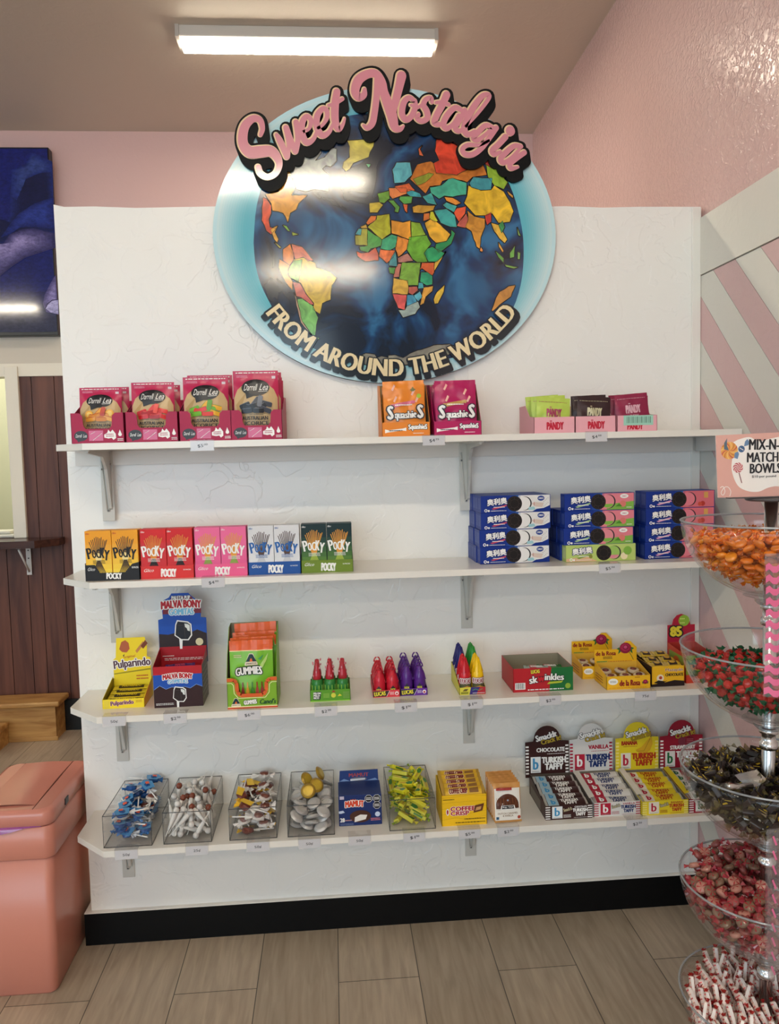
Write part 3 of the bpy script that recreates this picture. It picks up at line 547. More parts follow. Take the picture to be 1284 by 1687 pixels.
def lm(h):
    k = 'land'+h
    if k not in _m:
        m = bpy.data.materials.new('printed_land_'+h[1:]); m.use_nodes = True; nt = m.node_tree; p = nt.nodes['Principled BSDF']; p.inputs['Roughness'].default_value = .1
        tc = nt.nodes.new('ShaderNodeTexCoord'); n = nt.nodes.new('ShaderNodeTexNoise'); n.inputs['Scale'].default_value = 22; n.inputs['Detail'].default_value = 5; n.inputs['Distortion'].default_value = 1.5
        nt.links.new(tc.outputs['Object'], n.inputs['Vector']); cr = nt.nodes.new('ShaderNodeValToRGB'); c = lin(h)
        cr.color_ramp.elements[0].position = .3; cr.color_ramp.elements[0].color = (c[0]*.62, c[1]*.58, c[2]*.6, 1); cr.color_ramp.elements[1].position = .7; cr.color_ramp.elements[1].color = (min(1, c[0]*1.25), min(1, c[1]*1.25), c[2]*1.1, 1)
        nt.links.new(n.outputs['Fac'], cr.inputs[0]); nt.links.new(cr.outputs[0], p.inputs['Base Color']); _m[k] = m
    return _m[k]
for h, P in LAND:
    a.poly(P, lm(h), True); a.e -= STEP*.9
for h, P in LAND: a.line(P, .0011, gl('#3a2c1c'), closed=True, metric=True); a.e -= STEP
b.obj('board', sgn)
# lower caption, bent round the globe
b = B(); a = Art(b, (0, -.0012, 0), XA, ZA, 1, 1, e=.0065)
def bend(o=0, sx=0):
    def f(x, y):  # x 0..1 along the arc, y 0..1 cap height
        t = math.radians(-52.8+106.2*x); r = 257.6-28.5*y+o
        return sp(644+r*math.sin(t)+sx, 363+r*math.cos(t))
    return f
CT = 'FROM AROUND THE WORLD'
GRES[0] = 3; _t.clear()
def cap(col, o, sx, bx, lw):
    f = bend(o, sx); f.k = .06
    if lw: a.text(CT, 0, 0, 1, 1, col, .0, ol=col, fn=f, bx=bx, lw=lw); a.e -= STEP*.5
    else: a.text(CT, 0, 0, 1, 1, col, .0, fn=f, bx=bx)
for o in (9, 7.6, 6.2, 4.8, 3.4, 2): cap(gl('#22262a'), o, 1.2, .0042, .07)
cap(gl('#1c1f24'), 1, 0, .0042, .10); cap(gl('#ecd9ac'), 0, 0, .0036, 0)
GRES[0] = 2; _t.clear()
b.obj('caption', sgn, label='cream block capitals curved along the bottom')
# script lettering as its own raised cut-out
C4 = lambda l: [(380+x/4.938, 110+y/4.938, w/4.938) for x, y, w in l]
C5 = lambda l: [(620+x/4.756, 110+y/4.756, w/4.756) for x, y, w in l]
ST = [C4([(250,572,30),(264,520,38),(245,455,46),(190,440,54),(130,490,66),(105,570,72),(112,655,76),(165,712,88),(250,708,88),(330,705,80),(380,750,66),(400,815,48),(372,885,40),(310,915,40),(252,885,44),(232,835,44)]),
 C4([(378,572,30),(410,630,48),(462,750,44)]), C4([(468,750,34),(475,640,34),(455,520,44)]), C4([(455,515,46),(490,620,50),(530,705,46)]), C4([(535,700,40),(550,600,42),(535,470,44)]),
 C4([(590,548,24),(640,520,28),(656,455,38),(622,422,40),(586,470,48),(584,560,50),(618,632,50),(672,610,36),(705,540,26)]),
 C4([(705,520,24),(750,490,26),(785,430,36),(780,372,38),(748,362,40),(706,420,48),(704,510,50),(745,575,50),(800,550,36),(835,480,24)]),
 C4([(865,225,54),(850,330,60),(850,450,58),(876,525,48),(912,490,28),(930,440,16)]), C4([(800,335,26),(850,318,30),(912,282,28)]),
 C4([(1090,205,30),(1082,250,50),(1040,268,60),(1012,215,66),(1040,130,72),(1110,82,64),(1180,80,62),(1225,150,70)])+C5([(55,215,66),(85,300,74),(120,400,76),(142,490,62),(185,505,40),(212,482,16)]),
 C4([(1190,110,44),(1186,250,50),(1168,400,50),(1150,480,50),(1112,515,42),(1080,495,22)]),
 C5([(195,92,70),(175,180,62),(150,280,58),(128,370,50),(130,420,50)]),
 C5([(300,290,30),(255,262,38),(212,300,46),(198,385,48),(228,432,46),(272,405,44),(300,340,42),(300,290,34)]), C5([(270,320,22),(325,335,24),(380,290,24)]),
 C5([(432,298,28),(425,265,34),(385,275,38),(365,320,42),(392,370,46),(395,420,44),(352,444,40),(315,420,36),(328,392,30)]),
 C5([(545,240,56),(510,320,52),(468,400,50),(452,455,48),(500,468,34),(545,410,20)]), C5([(465,300,26),(510,298,30),(565,318,26)]),
 C5([(665,362,34),(612,340,42),(552,395,46),(520,465,46),(545,500,42),(595,470,34),(640,400,32)]), C5([(688,360,38),(650,430,42),(612,495,42),(645,522,38),(690,490,24)]),
 C5([(690,490,22),(785,385,28),(868,275,32),(872,240,34),(822,250,42),(752,340,50),(702,435,50),(682,505,50),(712,550,42),(765,520,24)]),
 C5([(905,495,32),(850,478,40),(790,530,44),(755,575,42),(788,592,38),(850,545,28),(895,500,24)]), C5([(932,498,40),(880,570,42),(820,650,42),(752,702,42),(690,702,40),(668,662,38),(715,628,34),(800,630,26),(880,592,20)]),
 C5([(1002,568,48),(950,625,46),(902,672,46),(920,702,40),(965,680,22)]), C5([(1040,518,70),(1042,524,70)]),
 C5([(1125,642,32),(1070,638,40),(1000,695,44),(965,738,44),(990,768,40),(1050,730,32),(1110,665,26)]), C5([(1150,690,40),(1092,730,42),(1038,778,42),(1050,812,38),(1102,802,20)])]
ST = [smooth_path(s_, 5) for s_ in ST]
def ribbons(b, grow, dx, dy, depth, y_0, mat):
    for j_, s_ in enumerate(ST):
        y = y_0-.00004*j_
        P = [(V((*sp(x+dx, y_+dy), 0)), max(.0012, (w/2+grow)*.00193)) for x, y_, w in s_]
        Lf, Rt = [], []
        for i, (p_, r_) in enumerate(P):
            t = (P[min(i+1, len(P)-1)][0]-P[max(i-1, 0)][0]).normalized(); nn = V((-t.y, t.x, 0)); Lf.append(p_+nn*r_); Rt.append(p_-nn*r_)
        n_ = len(P); vs = [(q.x, y, q.y) for q in Lf]+[(q.x, y, q.y) for q in Rt]; fs = [(n_+i, n_+i+1, i+1, i) for i in range(n_-1)]
        b.add(vs, fs, mat)
        for e_, (p_, r_) in enumerate((P[0], P[-1])):
            k = 14; b.add([(p_.x+r_*math.cos(2*math.pi*j/k), y+.000012*(1+e_), p_.y+r_*math.sin(2*math.pi*j/k)) for j in range(k)], [list(range(k))], mat)
        if depth:
            for side in (Lf, Rt):
                q = [(v.x, y, v.y) for v in side]+[(v.x, y+depth, v.y) for v in side]; b.add(q, [(i, i+1, n_+i+1, n_+i) for i in range(n_-1)], mat)
            b.add([(v[0], y+depth, v[2]) for v in vs], [f[::-1] for f in fs], mat)
            for p_, r_ in (P[0], P[-1]):
                k = 14; c_ = [(p_.x+r_*math.cos(2*math.pi*j/k), p_.y+r_*math.sin(2*math.pi*j/k)) for j in range(k)]
                b.add([(x, y, z) for x, z in c_]+[(x, y+depth, z) for x, z in c_], [(j, (j+1) % k, k+(j+1) % k, k+j) for j in range(k)]+[[k+j for j in range(k)]], mat)
b = B(); blk = C('#0b0b0d', .5, spec=.15)
for i in range(7): ribbons(b, 5.4-.25*i, .6*i, 2.3*i, .010, -.0135+.0002*i, blk)
b.obj('script_backing', sgn, label='black raised outline and drop shadow of the script')
b = B(); ribbons(b, 1.1, -1.2, -.5, 0, -.0156, gl('#e9c9a0')); ribbons(b, -.1, .2, .3, 0, -.0172, gl('#d58a97'))
b.obj('script_lettering', sgn, label='pink script letters edged in cream')
# ================================================================ packaging helpers
def pr(h, r=.45): return C(h, r, spec=.28)
def foil(h, r=.3): return C(h, r, spec=.4)
GREYB = C('#8d8570', .8); KRAFT = C('#9b8a68', .8)
def open_box(b, w, d, prof_front, side, hb, mo, mi=None, t=.0012):
    '''carton: front panel outline, side outline as (y, z), back height'''
    mi = mi or mo
    b.box(0, t, 0, w, d-t, t, mi)
    b.prism(prof_front, (0, 0, 0), XA, ZA, t, mo, mo, mi)
    b.prism([(y, z) for y, z in side], (t, 0, 0), (0, 1, 0), ZA, t, mi, mo, mo) if False else None
    for x, o, i in ((0, mo, mi), (w-t, mi, mo)): b.prism(side, (x+t, 0, 0), YA, ZA, t, i, mo, o)
    b.prism([(0, 0), (w, 0), (w, hb), (0, hb)], (0, d-t, 0), XA, ZA, t, mi, mo, mo)
    return b
def rectp(w, h): return [(0, 0), (w, 0), (w, h), (0, h)]
def notch(w, h, x0, x1, z0, r=.008):
    return [(0, 0), (w, 0), (w, h), (x1+r, h), (x1, h-r), (x1-.002, z0+r), (x1-r, z0), (x0+r, z0), (x0+.002, z0+r), (x0, h-r), (x0-r, h), (0, h)]
def pouch(w, h, d, base, art, seed=0, seal=.88, wr=.0022, back=None):
    def wp(u, v):
        u = min(max(u, 0), 1); v = min(max(v, 0), 1)
        k = (max(0, math.sin(math.pi*u))**.55)*(max(0, math.sin(math.pi*min(v/seal, 1)))**.5 if v < seal else 0)
        return d/2*k+wr*noise.noise(V((u*4, v*5, seed*3.7)))*(.5+k)+.0008*math.sin(u*26+seed)*(v > seal-.06)
    b = B(); b.sheet(lambda u, v: (u*w, -wp(u, v), v*h), 14, 16, base)
    b.sheet(lambda u, v: (u*w, max(.0006, .7*wp(u, v)) if 0 < u < 1 and 0 < v < 1 else -wp(u, v), v*h), 14, 16, back or base, flip=True)
    a = Art(b, (0, 0, 0), XA, ZA, w, h, warp=wp, cut=14)
    art(a, seed); return b
def place(o, x, y, z, rx=0, ry=0, rz=0):
    o.location = (x, y, z); o.rotation_euler = (rx, ry, rz); return o
def ru(a_, b_): return R.uniform(a_, b_)
# ---------------------------------------------------------------- shelf one: licorice pouches
MG = foil('#bd2454'); TAN = foil('#c9ab7c'); DMG = pr('#a81f49')
flav = {'peach': ['#e8a040', '#f0b352', '#d98a30', '#c2402c'], 'red': ['#c9202a', '#e03a3a', '#b01822', '#e85a50'], 'mixed': ['#6fb52f', '#d9322e', '#ecae2c', '#4f9a2a'], 'black': ['#23262e', '#3a3f4a', '#15171d', '#6a707c']}
def licorice_art(fl_):
    def f(a, sd):
        a.poly([(.02, .01), (.98, .01), (.98, .6), (.9, .72), (.72, .82), (.5, .85), (.28, .82), (.1, .72), (.02, .6)], TAN)
        a.poly([(.06, .5), (.3, .68), (.2, .5), (.1, .3)], foil('#b8955f'))
        a.lines(.06, .955, .94, .985, 1, WHITE); a.lines(.08, .9, .32, .935, 2, foil('#e8a0b8'))
        a.rect(.86, .88, .94, .92, foil('#d9c8d0'))
        a.ell(.5, .745, .31, .125, INK, 26); a.poly([(.28, .66), (.5, .63), (.3, .58)], INK)
        a.text('Darrell', .24, .70, .55, .80, WHITE, .0, sh=.5); a.text('Lea', .58, .705, .78, .80, WHITE, .0, sh=.5); a.line([(.56, .685), (.76, .69)], .0012, WHITE)
        q = random.Random(sd)
        c = flav[fl_]
        for i, (x, y, r_) in enumerate(((.26, .37, 20), (.74, .39, -15), (.36, .33, -25), (.62, .34, 30), (.5, .42, 50), (.44, .36, 15), (.3, .29, 5), (.72, .3, -20), (.56, .29, 0), (.6, .43, 80))):
            m = foil(c[(i+(fl_ == 'mixed')*i) % 3 if i < 9 else 3]); cr_, s_ = math.cos(math.radians(r_)), math.sin(math.radians(r_))
            if fl_ == 'peach' and i in (0, 1): a.disc(x, y+.12, .1, foil('#f0b040')); a.disc(x, y+.12, .065, foil('#f6cf70')); continue
            y += .11; P = [(x+(px*cr_-py*s_), y+(px*s_+py*cr_)*.7) for px, py in ((-.12, -.035), (-.1, -.05), (.1, -.05), (.12, -.035), (.12, .035), (.1, .05), (-.1, .05), (-.12, .035))]
            a.poly(P, m); a.line([P[5], P[6]], .0012, foil(c[3]))
        a.text('SOFT & DELICIOUS', .36, .335, .66, .352, INK, .01); a.text('AUSTRALIAN', .2, .265, .76, .32, INK, .04); a.text('LICORICE', .18, .19, .78, .245, INK, .04)
    return f
fm = {}
nm = {'peach': 'peach pieces', 'red': 'red strawberry pieces', 'mixed': 'green, red and yellow pieces', 'black': 'black pieces'}
for i, (k, x, tops) in enumerate((('peach', .097, ((.115, .152, .035, -.06), (.125, .157, .075, -.08), )), ('red', .243, ((.118, .163, .03, -.03), (.121, .16, .075, -.08))), ('mixed', .389, ((.126, .176, .03, -.05), (.128, .186, .07, -.08))), ('black', .53, ((.126, .190, .022, -.04), (.128, .189, .058, -.05), (.128, .178, .093, -.05), (.128, .174, .15, -.04))))):
    d = .215; r = root('display_carton', (x, -.252, ZS[1]), 'magenta display carton holding licorice pouches with %s on the top shelf' % nm[k], 'carton', 'magenta licorice cartons')
    b = B(); open_box(b, .142, d, notch(.142, .083, .031, .111, .04), [(0, 0), (d, 0), (d, .13), (.13, .125), (.03, .083), (0, .083)], .13, DMG)
    a = front(b, .142, .083)
    a.ell(.18, .25, .13, .17, INK); a.poly([(.1, .14), (.2, .1), (.12, .04)], INK); a.text('Darrell', .08, .2, .2, .31, WHITE, 0, sh=.4); a.text('Lea', .22, .2, .29, .31, WHITE, 0, sh=.4)
    a.rect(.33, .08, .6, .42, foil('#c94f7c', .12)); a.line([(.4, .1), (.58, .33)], .0009, WHITE); a.line([(.36, .3), (.45, .38)], .0007, WHITE)
    a.poly([(.62, .18), (.62, .28), (.68, .34), (.7, .44), (.74, .36), (.78, .44), (.84, .3), (.84, .16), (.79, .1), (.76, .17), (.7, .15), (.65, .17)], WHITE)
    a.lines(.65, .2, .8, .32, 2, DMG); a.disc(.92, .28, .035, WHITE); a.poly([(.89, .3), (.95, .3), (.92, .44)], WHITE); a.lines(.87, .06, .98, .16, 2, WHITE)
    b.obj('carton', r)
    for j, (w, h, y, ln) in enumerate(tops):
        b = pouch(w, h+.0, .034 if j == 0 else .026, MG, licorice_art(k), seed=i*5+j)
        o = b.obj('candy_pouch'); place(o, x+.071-w/2+(.0035 if j else -.002), -.252+y+.008, ZS[1]+.0045, ln, 0, 0)
        tag(o, 'licorice pouch showing %s, %s of its carton' % (nm[k], ('at the front', 'second row', 'third row', 'at the very back')[j]), 'candy pouch', 'licorice pouches on the top shelf')
# ---------------------------------------------------------------- squashies
def squash_art(bg, dark, leaf):
    def f(a, sd):
        q = random.Random(sd+9)
        for x, y in ((.28, .66), (.8, .64), (.72, .78), (.25, .88)):
            a.poly([(x-.05, y-.05), (x-.01, y-.07), (x+.06, y+.03), (x+.02, y+.06)], foil('#f0b8a8'))
        if leaf:
            for x, y in ((.72, .82), (.2, .13)): a.poly([(x-.07, y), (x-.03, y+.02), (x, y+.06), (x+.03, y+.02), (x+.07, y), (x+.02, y-.03), (x-.03, y-.03)], foil('#6b6a1c'))
            a.disc(.86, .7, .055, foil('#a9c23a'))
        a.poly([(.2, .5), (.24, .49), (.7, .56), (.74, .55), (.76, .6), (.72, .62), (.24, .56), (.18, .56)], foil('#d9708c' if leaf else '#c9a05a'))
        a.lines(.27, .51, .68, .56, 1, WHITE)
        a.text('quashie', .245, .25, .775, .43, WHITE, .04, ol=dark, olw=.07, arc=-.002); a.text('S', .09, .28, .205, .52, WHITE, .05, ol=dark, olw=.06); a.text('S', .81, .28, .93, .52, WHITE, .05, ol=dark, olw=.06)
        a.lines(.2, .13, .8, .2, 2, foil('#f3d9e0'), .5)
    return f
for k, bg, x, cn, cd in (('orange', '#e8872a', .951, 'orange', '#33302f'), ('magenta', '#b3195a', 1.098, 'magenta', '#3a2238')):
    w, d = .137, .17; r = root('display_carton', (x, -.252, ZS[1]), '%s display carton of foam chews under the globe sign, tall cardboard back' % cn, 'carton', 'chew bag cartons')
    b = B(); open_box(b, w, d, rectp(w, .04), [(0, 0), (d, 0), (d, .158), (.08, .15), (.006, .04), (0, .04)], .158, pr(bg), KRAFT)
    a = front(b, w, .04); dk_ = C(cd, .4)
    a.poly([(.06, .25), (.12, .3), (.42, .42), (.5, .38), (.5, .62), (.43, .56), (.14, .46), (.06, .52)], WHITE); a.lines(.14, .34, .42, .5, 1, dk_)
    a.text('SquashieS', .55, .38, .93, .82, WHITE, .05, ol=dk_, olw=.09, arc=.001); a.lines(.64, .16, .86, .26, 1, WHITE); b.obj('carton', r)
    for j in range(4):
        bb_ = pouch(.118, .15-.002*j, .02, foil(bg), squash_art(bg, dk_, k == 'orange'), seed=20+j+(7 if k == 'magenta' else 0), seal=.93, wr=.006)
        o = bb_.obj('chew_bag'); place(o, x+.0095, -.252+.016+.031*j, ZS[1]+.0065, -.06-.015*j, ru(-.03, .03)+(.05 if j == 0 else 0)*(-1 if k == 'orange' else 1)*0, ru(-.02, .02))
        tag(o, '%s foam chew bag, %s in the carton under the globe sign' % (cn, ('frontmost', 'second', 'third', 'rearmost')[j]), 'candy bag', 'foam chew bags on the top shelf')
# ---------------------------------------------------------------- small pouches in pink trays
def pandy_art(tc_, sub):
    def f(a, sd):
        a.text('PÄNDY', .3, .42, .72, .72, C(tc_, .4), .04); a.text(sub, .38, .3, .64, .37, C(tc_, .4), .02); a.lines(.06, .84, .9, .88, 1, C(tc_, .4), .3)
    return f
for i, (bg, tc_, x, sub, cn, n_) in enumerate((('#b9cf58', '#a8325a', 1.387, 'SOUR APPLE', 'lime green', 5), ('#33191c', '#cfc6a0', 1.508, 'SOUR COLA', 'dark brown', 3), ('#8f2044', '#d9a9b5', 1.631, 'CHERRY', 'wine red', 4))):
    w, d = .119, .17; r = root('display_carton', (x, -.252, ZS[1]), 'pale pink tray holding %s candy pouches near the right end of the top shelf' % cn, 'carton', 'pale pink pouch trays')
    pk = pr('#e8a9b2'); b = B(); open_box(b, w, d, rectp(w, .046), [(0, 0), (d, 0), (d, .085), (.1, .085), (.05, .05), (0, .046)], .085, pk, pr('#d8bfa0'))
    a = front(b, w, .046)
    if i < 2: a.text('PÄNDY', .32, .22, .72, .78, pr('#c02038'), .05)
    else:
        a.text('PANDY', .26, .12, .64, .46, pr('#c02038'), .05); a.rect(.16, .38, .9, 1, pr('#9fd0bd'))
        for q in range(17): a.rect(.24+q*.036, .52, .24+q*.036+(.012, .02, .008)[q % 3], .92, pr('#5a7a6a')); a.e -= STEP
    b.obj('carton', r)
    for j in range(n_):
        bb_ = pouch(.1, .098, .012, foil(bg, .4), pandy_art(tc_, sub), seed=40+i*7+j, seal=.95, wr=.005)
        o = bb_.obj('candy_pouch'); place(o, x+.0095+ru(-.001, .001), -.252+.018+.026*j, ZS[1]+.009+.002*j, -.1-.02*j, (.07, -.03, .05, -.06, .03)[j]*(1, .8, -1)[i], (.04, -.05, .06, -.02, .03)[j])
        tag(o, '%s candy pouch, %s in its pale pink tray' % (cn, ('frontmost', 'second', 'third', 'fourth', 'rearmost')[j]), 'candy pouch', 'small pouches in pale pink trays')
# ---------------------------------------------------------------- shelf two: biscuit stick boxes
def stick_box(bg, bg2, txt, stick, tip, grass):
    w, h, d = .0715, .138, .024; b = B(); b.box(0, 0, 0, w, d, h, pr(bg), .0008); a = front(b, w, h)
    for i in range(6): a.rect(.01, .01, .99, .72-.1*i, pr(mixh(bg, bg2, (i+1)/6), .3)); a.e -= STEP*.5
    q = random.Random(3)
    for i in range(11):
        t = (i-5)/5; x0 = .5+.07*t; x1 = .5+.34*t; y1 = .9-.1*abs(t)+q.uniform(-.03, .02)
        a.line([(x0, .38), (x1, y1)], .0021, pr(stick if tip else '#d99a3c')); a.line([(x0+(x1-x0)*.0, .38), (x0+(x1-x0)*.35, .38+(y1-.38)*.35)], .0022, pr(tip or stick)); a.e -= STEP*1.6
    for i in range(9):
        t = (i-4)/4; a.line([(.5+.04*t, .40), (.5+.24*t, .14)], .0022, pr(grass)); a.e -= STEP*.8
    a.text('P', .07, .44, .24, .66, pr(txt), .03, rot=10); a.text('O', .26, .45, .4, .62, pr(txt), .03, rot=5); a.text('C', .42, .45, .56, .63, pr(txt), .03); a.text('K', .57, .45, .72, .66, pr(txt), .03, rot=-4); a.text('Y', .72, .40, .9, .61, pr(txt), .03, rot=-8)
    a.text('Glico', .04, .93, .18, .965, pr(txt if txt != '#1b1512' else '#c0402a'), .02, sh=.4); a.lines(.28, .33, .74, .41, 3, pr(txt), .4)
    return b
PK = [('yellow', '#eda01c', '#f6d23a', '#1b1512', '#4a3426', '#f0d890', '#5a4520', '#1d1a1c', '#f2f0ec'), ('red', '#cf1f22', '#c81a1e', '#f2f0ec', '#dd8a34', '#dd8a34', '#241413', '#d5302e', '#f2f0ec'),
      ('pink', '#e8699a', '#e0548c', '#f2f0ec', '#e09a3c', '#e09a3c', '#8aa048', '#e85f90', '#f2f0ec'), ('white and blue', '#d9d9dc', '#e0e0e2', '#2a62a8', '#4a342c', '#5a4238', '#c9cacf', '#1c4f98', '#f2f0ec'), ('dark green', '#0e2a2c', '#5e8a2c', '#f2f0ec', '#dd9a3c', '#dd9a3c', '#9ab040', '#6d8527', '#f2f0ec')]
for i, (cn, bg, bg2, tx, s1, s2, gr, tr, tt) in enumerate(PK):
    x = .113+.1495*i; y0 = -.246+.003*i; bb_ = stick_box(bg, bg2, tx, s1, s2, gr)
    r = root('display_tray', (x, y0, ZS[2]), '%s display tray of biscuit stick boxes on the second shelf' % cn, 'tray', 'biscuit stick trays')
    b = B(); w, d = .1485, .135; P = rectp(w, .036)
    if i == 0: P = [(0, 0), (w, 0), (w, .05), (w-.02, .045), (w-.04, .022), (.04, .022), (.026, .045), (0, .045)]
    open_box(b, w, d, P, [(0, 0), (d, 0), (d, .06), (.03, .05), (0, P[2][1])], .06, pr(tr), pr('#b0a898')); a = front(b, w, .036)
    a.text('POCKY', .39, .12, .66, .58 if i == 0 else .75, pr(tt), .05, rot=-2); a.text('Glico', .07, .55, .25, .8, pr(tt), .0, sh=.4) if i else a.text('Glico', .05, .8, .18, 1.05, pr(tt), .0, sh=.4)
    a.text('10 PACKS', .8, .6, .94, .7, pr(tt), .02) if i else a.text('10 PACKS', .86, .9, .98, 1.05, pr(tt), .02); b.obj('tray', r)
    for j in range(4):
        o = bb_.obj('biscuit_box') if j == 0 else dup(o, (0, 0, 0)); side, row = j % 2, j//2
        place(o, x+.0022+.0727*side, y0+.0022+.026*row, ZS[2]+.0018); tag(o, '%s biscuit stick box, %s in the %s of its tray' % (cn, ('left', 'right')[side], ('front row', 'second row')[row]), 'biscuit box', 'biscuit stick boxes on the second shelf')
# ---------------------------------------------------------------- shelf two: cookie boxes
def cookie_box(var):
    w, h, d = .212, .0505, .041; BL = '#0f2f86' if var != 'green' else '#b9cc72'
    b = B(); b.box(0, 0, 0, w, d, h, pr(BL), .0006); a = front(b, w, h); rt_ = {'white': '#e6e3e0', 'peach': '#e0808c', 'rose': '#d9707c', 'green': '#a9c864'}[var]
    if var != 'green':
        for i in range(6): a.poly([(.38+.03*i, .02), (.99, .02), (.99, .98), (.42+.03*i, .98)], pr(mixh(BL, '#3f7fc4' if i < 4 else rt_, (i+1)/6))); a.e -= STEP*.4
        a.poly([(.62, .98), (.99, .98), (.99, .02), (.7, .02), (.62, .3)], pr(rt_))
        if var == 'peach': a.poly([(.6, .02), (.99, .02), (.99, .5), (.8, .42), (.6, .3)], pr('#7fb04a'))
        if var == 'white': a.poly([(.74, .02), (.99, .02), (.99, .36), (.9, .2), (.8, .16)], pr(BL))
    else: a.poly([(.0, .02), (.45, .02), (.3, .3), (0, .2)], pr('#e0b48c'))
    cw_ = {'white': '#e9e6e4', 'peach': '#e08a94', 'rose': '#e07f8e', 'green': '#9cc060'}[var]; x = .48 if var != 'green' else .54
    a.disc(x+.15, .5, .098, INK, 26); a.disc(x+.135, .5, .094, pr(cw_), 26)
    if var in ('peach', 'green'): a.ell(x+.135, .36, .08, .22, pr('#7fb448' if var == 'peach' else '#e08a94'), 16, 180, 360)
    a.disc(x, .5, .108, pr('#1b1414', .6), 28)
    for rr_ in (.094, .06): a.line([(x+rr_*math.cos(t/16*math.pi), .5+rr_*w/h*math.sin(t/16*math.pi)) for t in range(33)], .001, pr('#3a2f2c', .7))
    for t in range(8): a.line([(x+.065*math.cos(t*.785), .5+.065*w/h*math.sin(t*.785)), (x+.088*math.cos(t*.785), .5+.088*w/h*math.sin(t*.785))], .0016, pr('#3a2f2c', .7)); a.e -= STEP*.8
    a.text('奥利奥', .09, .46, .37, .84, WHITE, .05, ol=pr('#1a2f66'), olw=.09, rot=5)
    pc = {'white': '#c24a62', 'peach': '#9fc08a', 'rose': '#e0a0c0', 'green': '#7f9a3a'}[var]
    a.poly([(.15, .24), (.18, .18), (.37, .38), (.36, .46)], pr(pc)); a.lines(.18, .25, .34, .4, 1, WHITE, .3); a.disc(.07, .14, .022, WHITE); a.disc(.07, .14, .012, pr(BL)); a.disc(.11, .12, .014, WHITE); a.lines(.14, .08, .36, .14, 1, WHITE, .5)
    if var == 'white':
        a.ell(.86, .78, .05, .15, pr('#24408c')); a.text('OREO', .825, .73, .895, .83, WHITE, .03); a.poly([(.72, .5), (.78, .56), (.9, .5), (.88, .25), (.78, .3)], pr('#d9c4b8')); a.line([(.76, .35), (.76, .58)], .0012, pr('#b0303a')); a.poly([(.68, .1), (.78, .12), (.76, .3), (.68, .28)], pr('#9fc9d0'))
        for q in range(9): a.disc(.9+.01*(q % 4)*2, .3+.07*q, .004, pr('#5a5560')); a.e -= STEP*.8
    elif var == 'peach': a.ell(.85, .8, .06, .13, WHITE); a.text('OREO', .82, .75, .88, .84, pr('#c0506a'), .02); a.disc(.83, .35, .045, pr('#d97a70')); a.poly([(.72, .2), (.78, .38), (.82, .2)], pr('#4f8a2a')); a.lines(.88, .1, .96, .18, 1, WHITE)
    elif var == 'rose': a.rect(.84, .55, .9, .9, pr('#d9a45a')); a.disc(.82, .22, .035, pr('#b5382f')); a.disc(.78, .2, .03, pr('#c9503f'))
    else: a.disc(.83, .28, .05, pr('#efe0b8')); a.disc(.88, .6, .06, pr('#7fae44')); a.disc(.35, .3, .025, pr('#8a8a3a'))
    s_ = Art(b, (0, d, 0), (0, -1, 0), ZA, d, h)
    for q in (.25, .5, .72): s_.rect(q, .2, q+.1, .85, pr('#5a6cae' if var != 'green' else '#dfe6c0')); s_.e -= STEP
    return b
cb = {v: cookie_box(v).obj('cookie_box') for v in ('white', 'peach', 'rose', 'green')}; used = set()
SK = [('white', 1.243, -.186, .035, [4, 4, 4, 4], 'blue and white', 'left'), ('peach', 1.487, -.206, .0, [4, 3, 3, 3], 'blue, pink and green', 'middle'), ('rose', 1.736, -.198, .0, [4, 4, 3, 3], 'blue and rose pink', 'right')]
for v, x, y, rz, rows, cn, wh in SK:
    for j, nrow in enumerate(rows):
        for l in range(nrow):
            vv = 'green' if v == 'peach' and l == 0 and j == 0 else v; src = cb[vv]; c_, s_ = math.cos(rz), math.sin(rz)
            o = src if vv not in used else dup(src, (0, 0, 0)); used.add(vv); dx, dy = ru(-.002, .002)+(.004 if l > 1 and v == 'rose' else 0)-(.006 if v == 'white' and l < 2 else 0), .0418*j
            if vv == 'green': dx += .006
            place(o, x+dx*c_-dy*s_, y+dx*s_+dy*c_, ZS[2]+.0004+.0508*l, 0, 0, rz)
            tag(o, '%s cookie box in the %s stack, %s row, %s layer' % ('light green' if vv == 'green' else cn, wh, ('front', 'second', 'third', 'rear')[j], ('bottom', 'second', 'third', 'top')[l]), 'cookie box', 'stacked cookie boxes on the second shelf')
# ---------------------------------------------------------------- shelf three
def bar_mesh(w, d, h, m, art=None, end=None):
    b = B(); e_ = .008
    b.sheet(lambda u, v: (e_+u*(w-2*e_), v*d, h/2+h/2*math.sin(math.pi*v)**.6*(1 if 0 < u < 1 else .3)), 6, 6, m); b.sheet(lambda u, v: (e_+u*(w-2*e_), v*d, h/2-h/2*math.sin(math.pi*v)**.6), 2, 6, m, flip=True)
    for x0, x1 in ((0, e_), (w-e_, w)): b.box(x0, .0, h*.42, x1, d, h*.58, end or m)
    if art: art(Art(b, (e_, 0, 0), XA, YA, w-2*e_, d, warp=lambda u, v: h/2+h/2*max(0, math.sin(math.pi*v))**.6, cut=6))
    return b
YL = '#f2d92a'
def rosehip(a): pass
w, d = .118, .125; r = root('candy_box', (.127, -.2, ZS[3]), 'yellow open candy box with tall header card at the left end of the third shelf', 'candy box', rz=.02)
b = B(); open_box(b, w, d, rectp(w, .027), [(0, 0), (d, 0), (d, .06), (0, .027)], .055, pr(YL), pr('#8f8420')); a = front(b, w, .027)
a.text('Pulparindo', .2, .22, .74, .8, C('#3a1c28', .4), .03, ol=pr('#e8a9b8'), olw=.06, arc=.001, rot=3); a.lines(.8, .55, .95, .85, 2, pr('#c98a30')); a.rect(.04, .1, .16, .9, pr('#e6cf40')); b.obj('box', r)
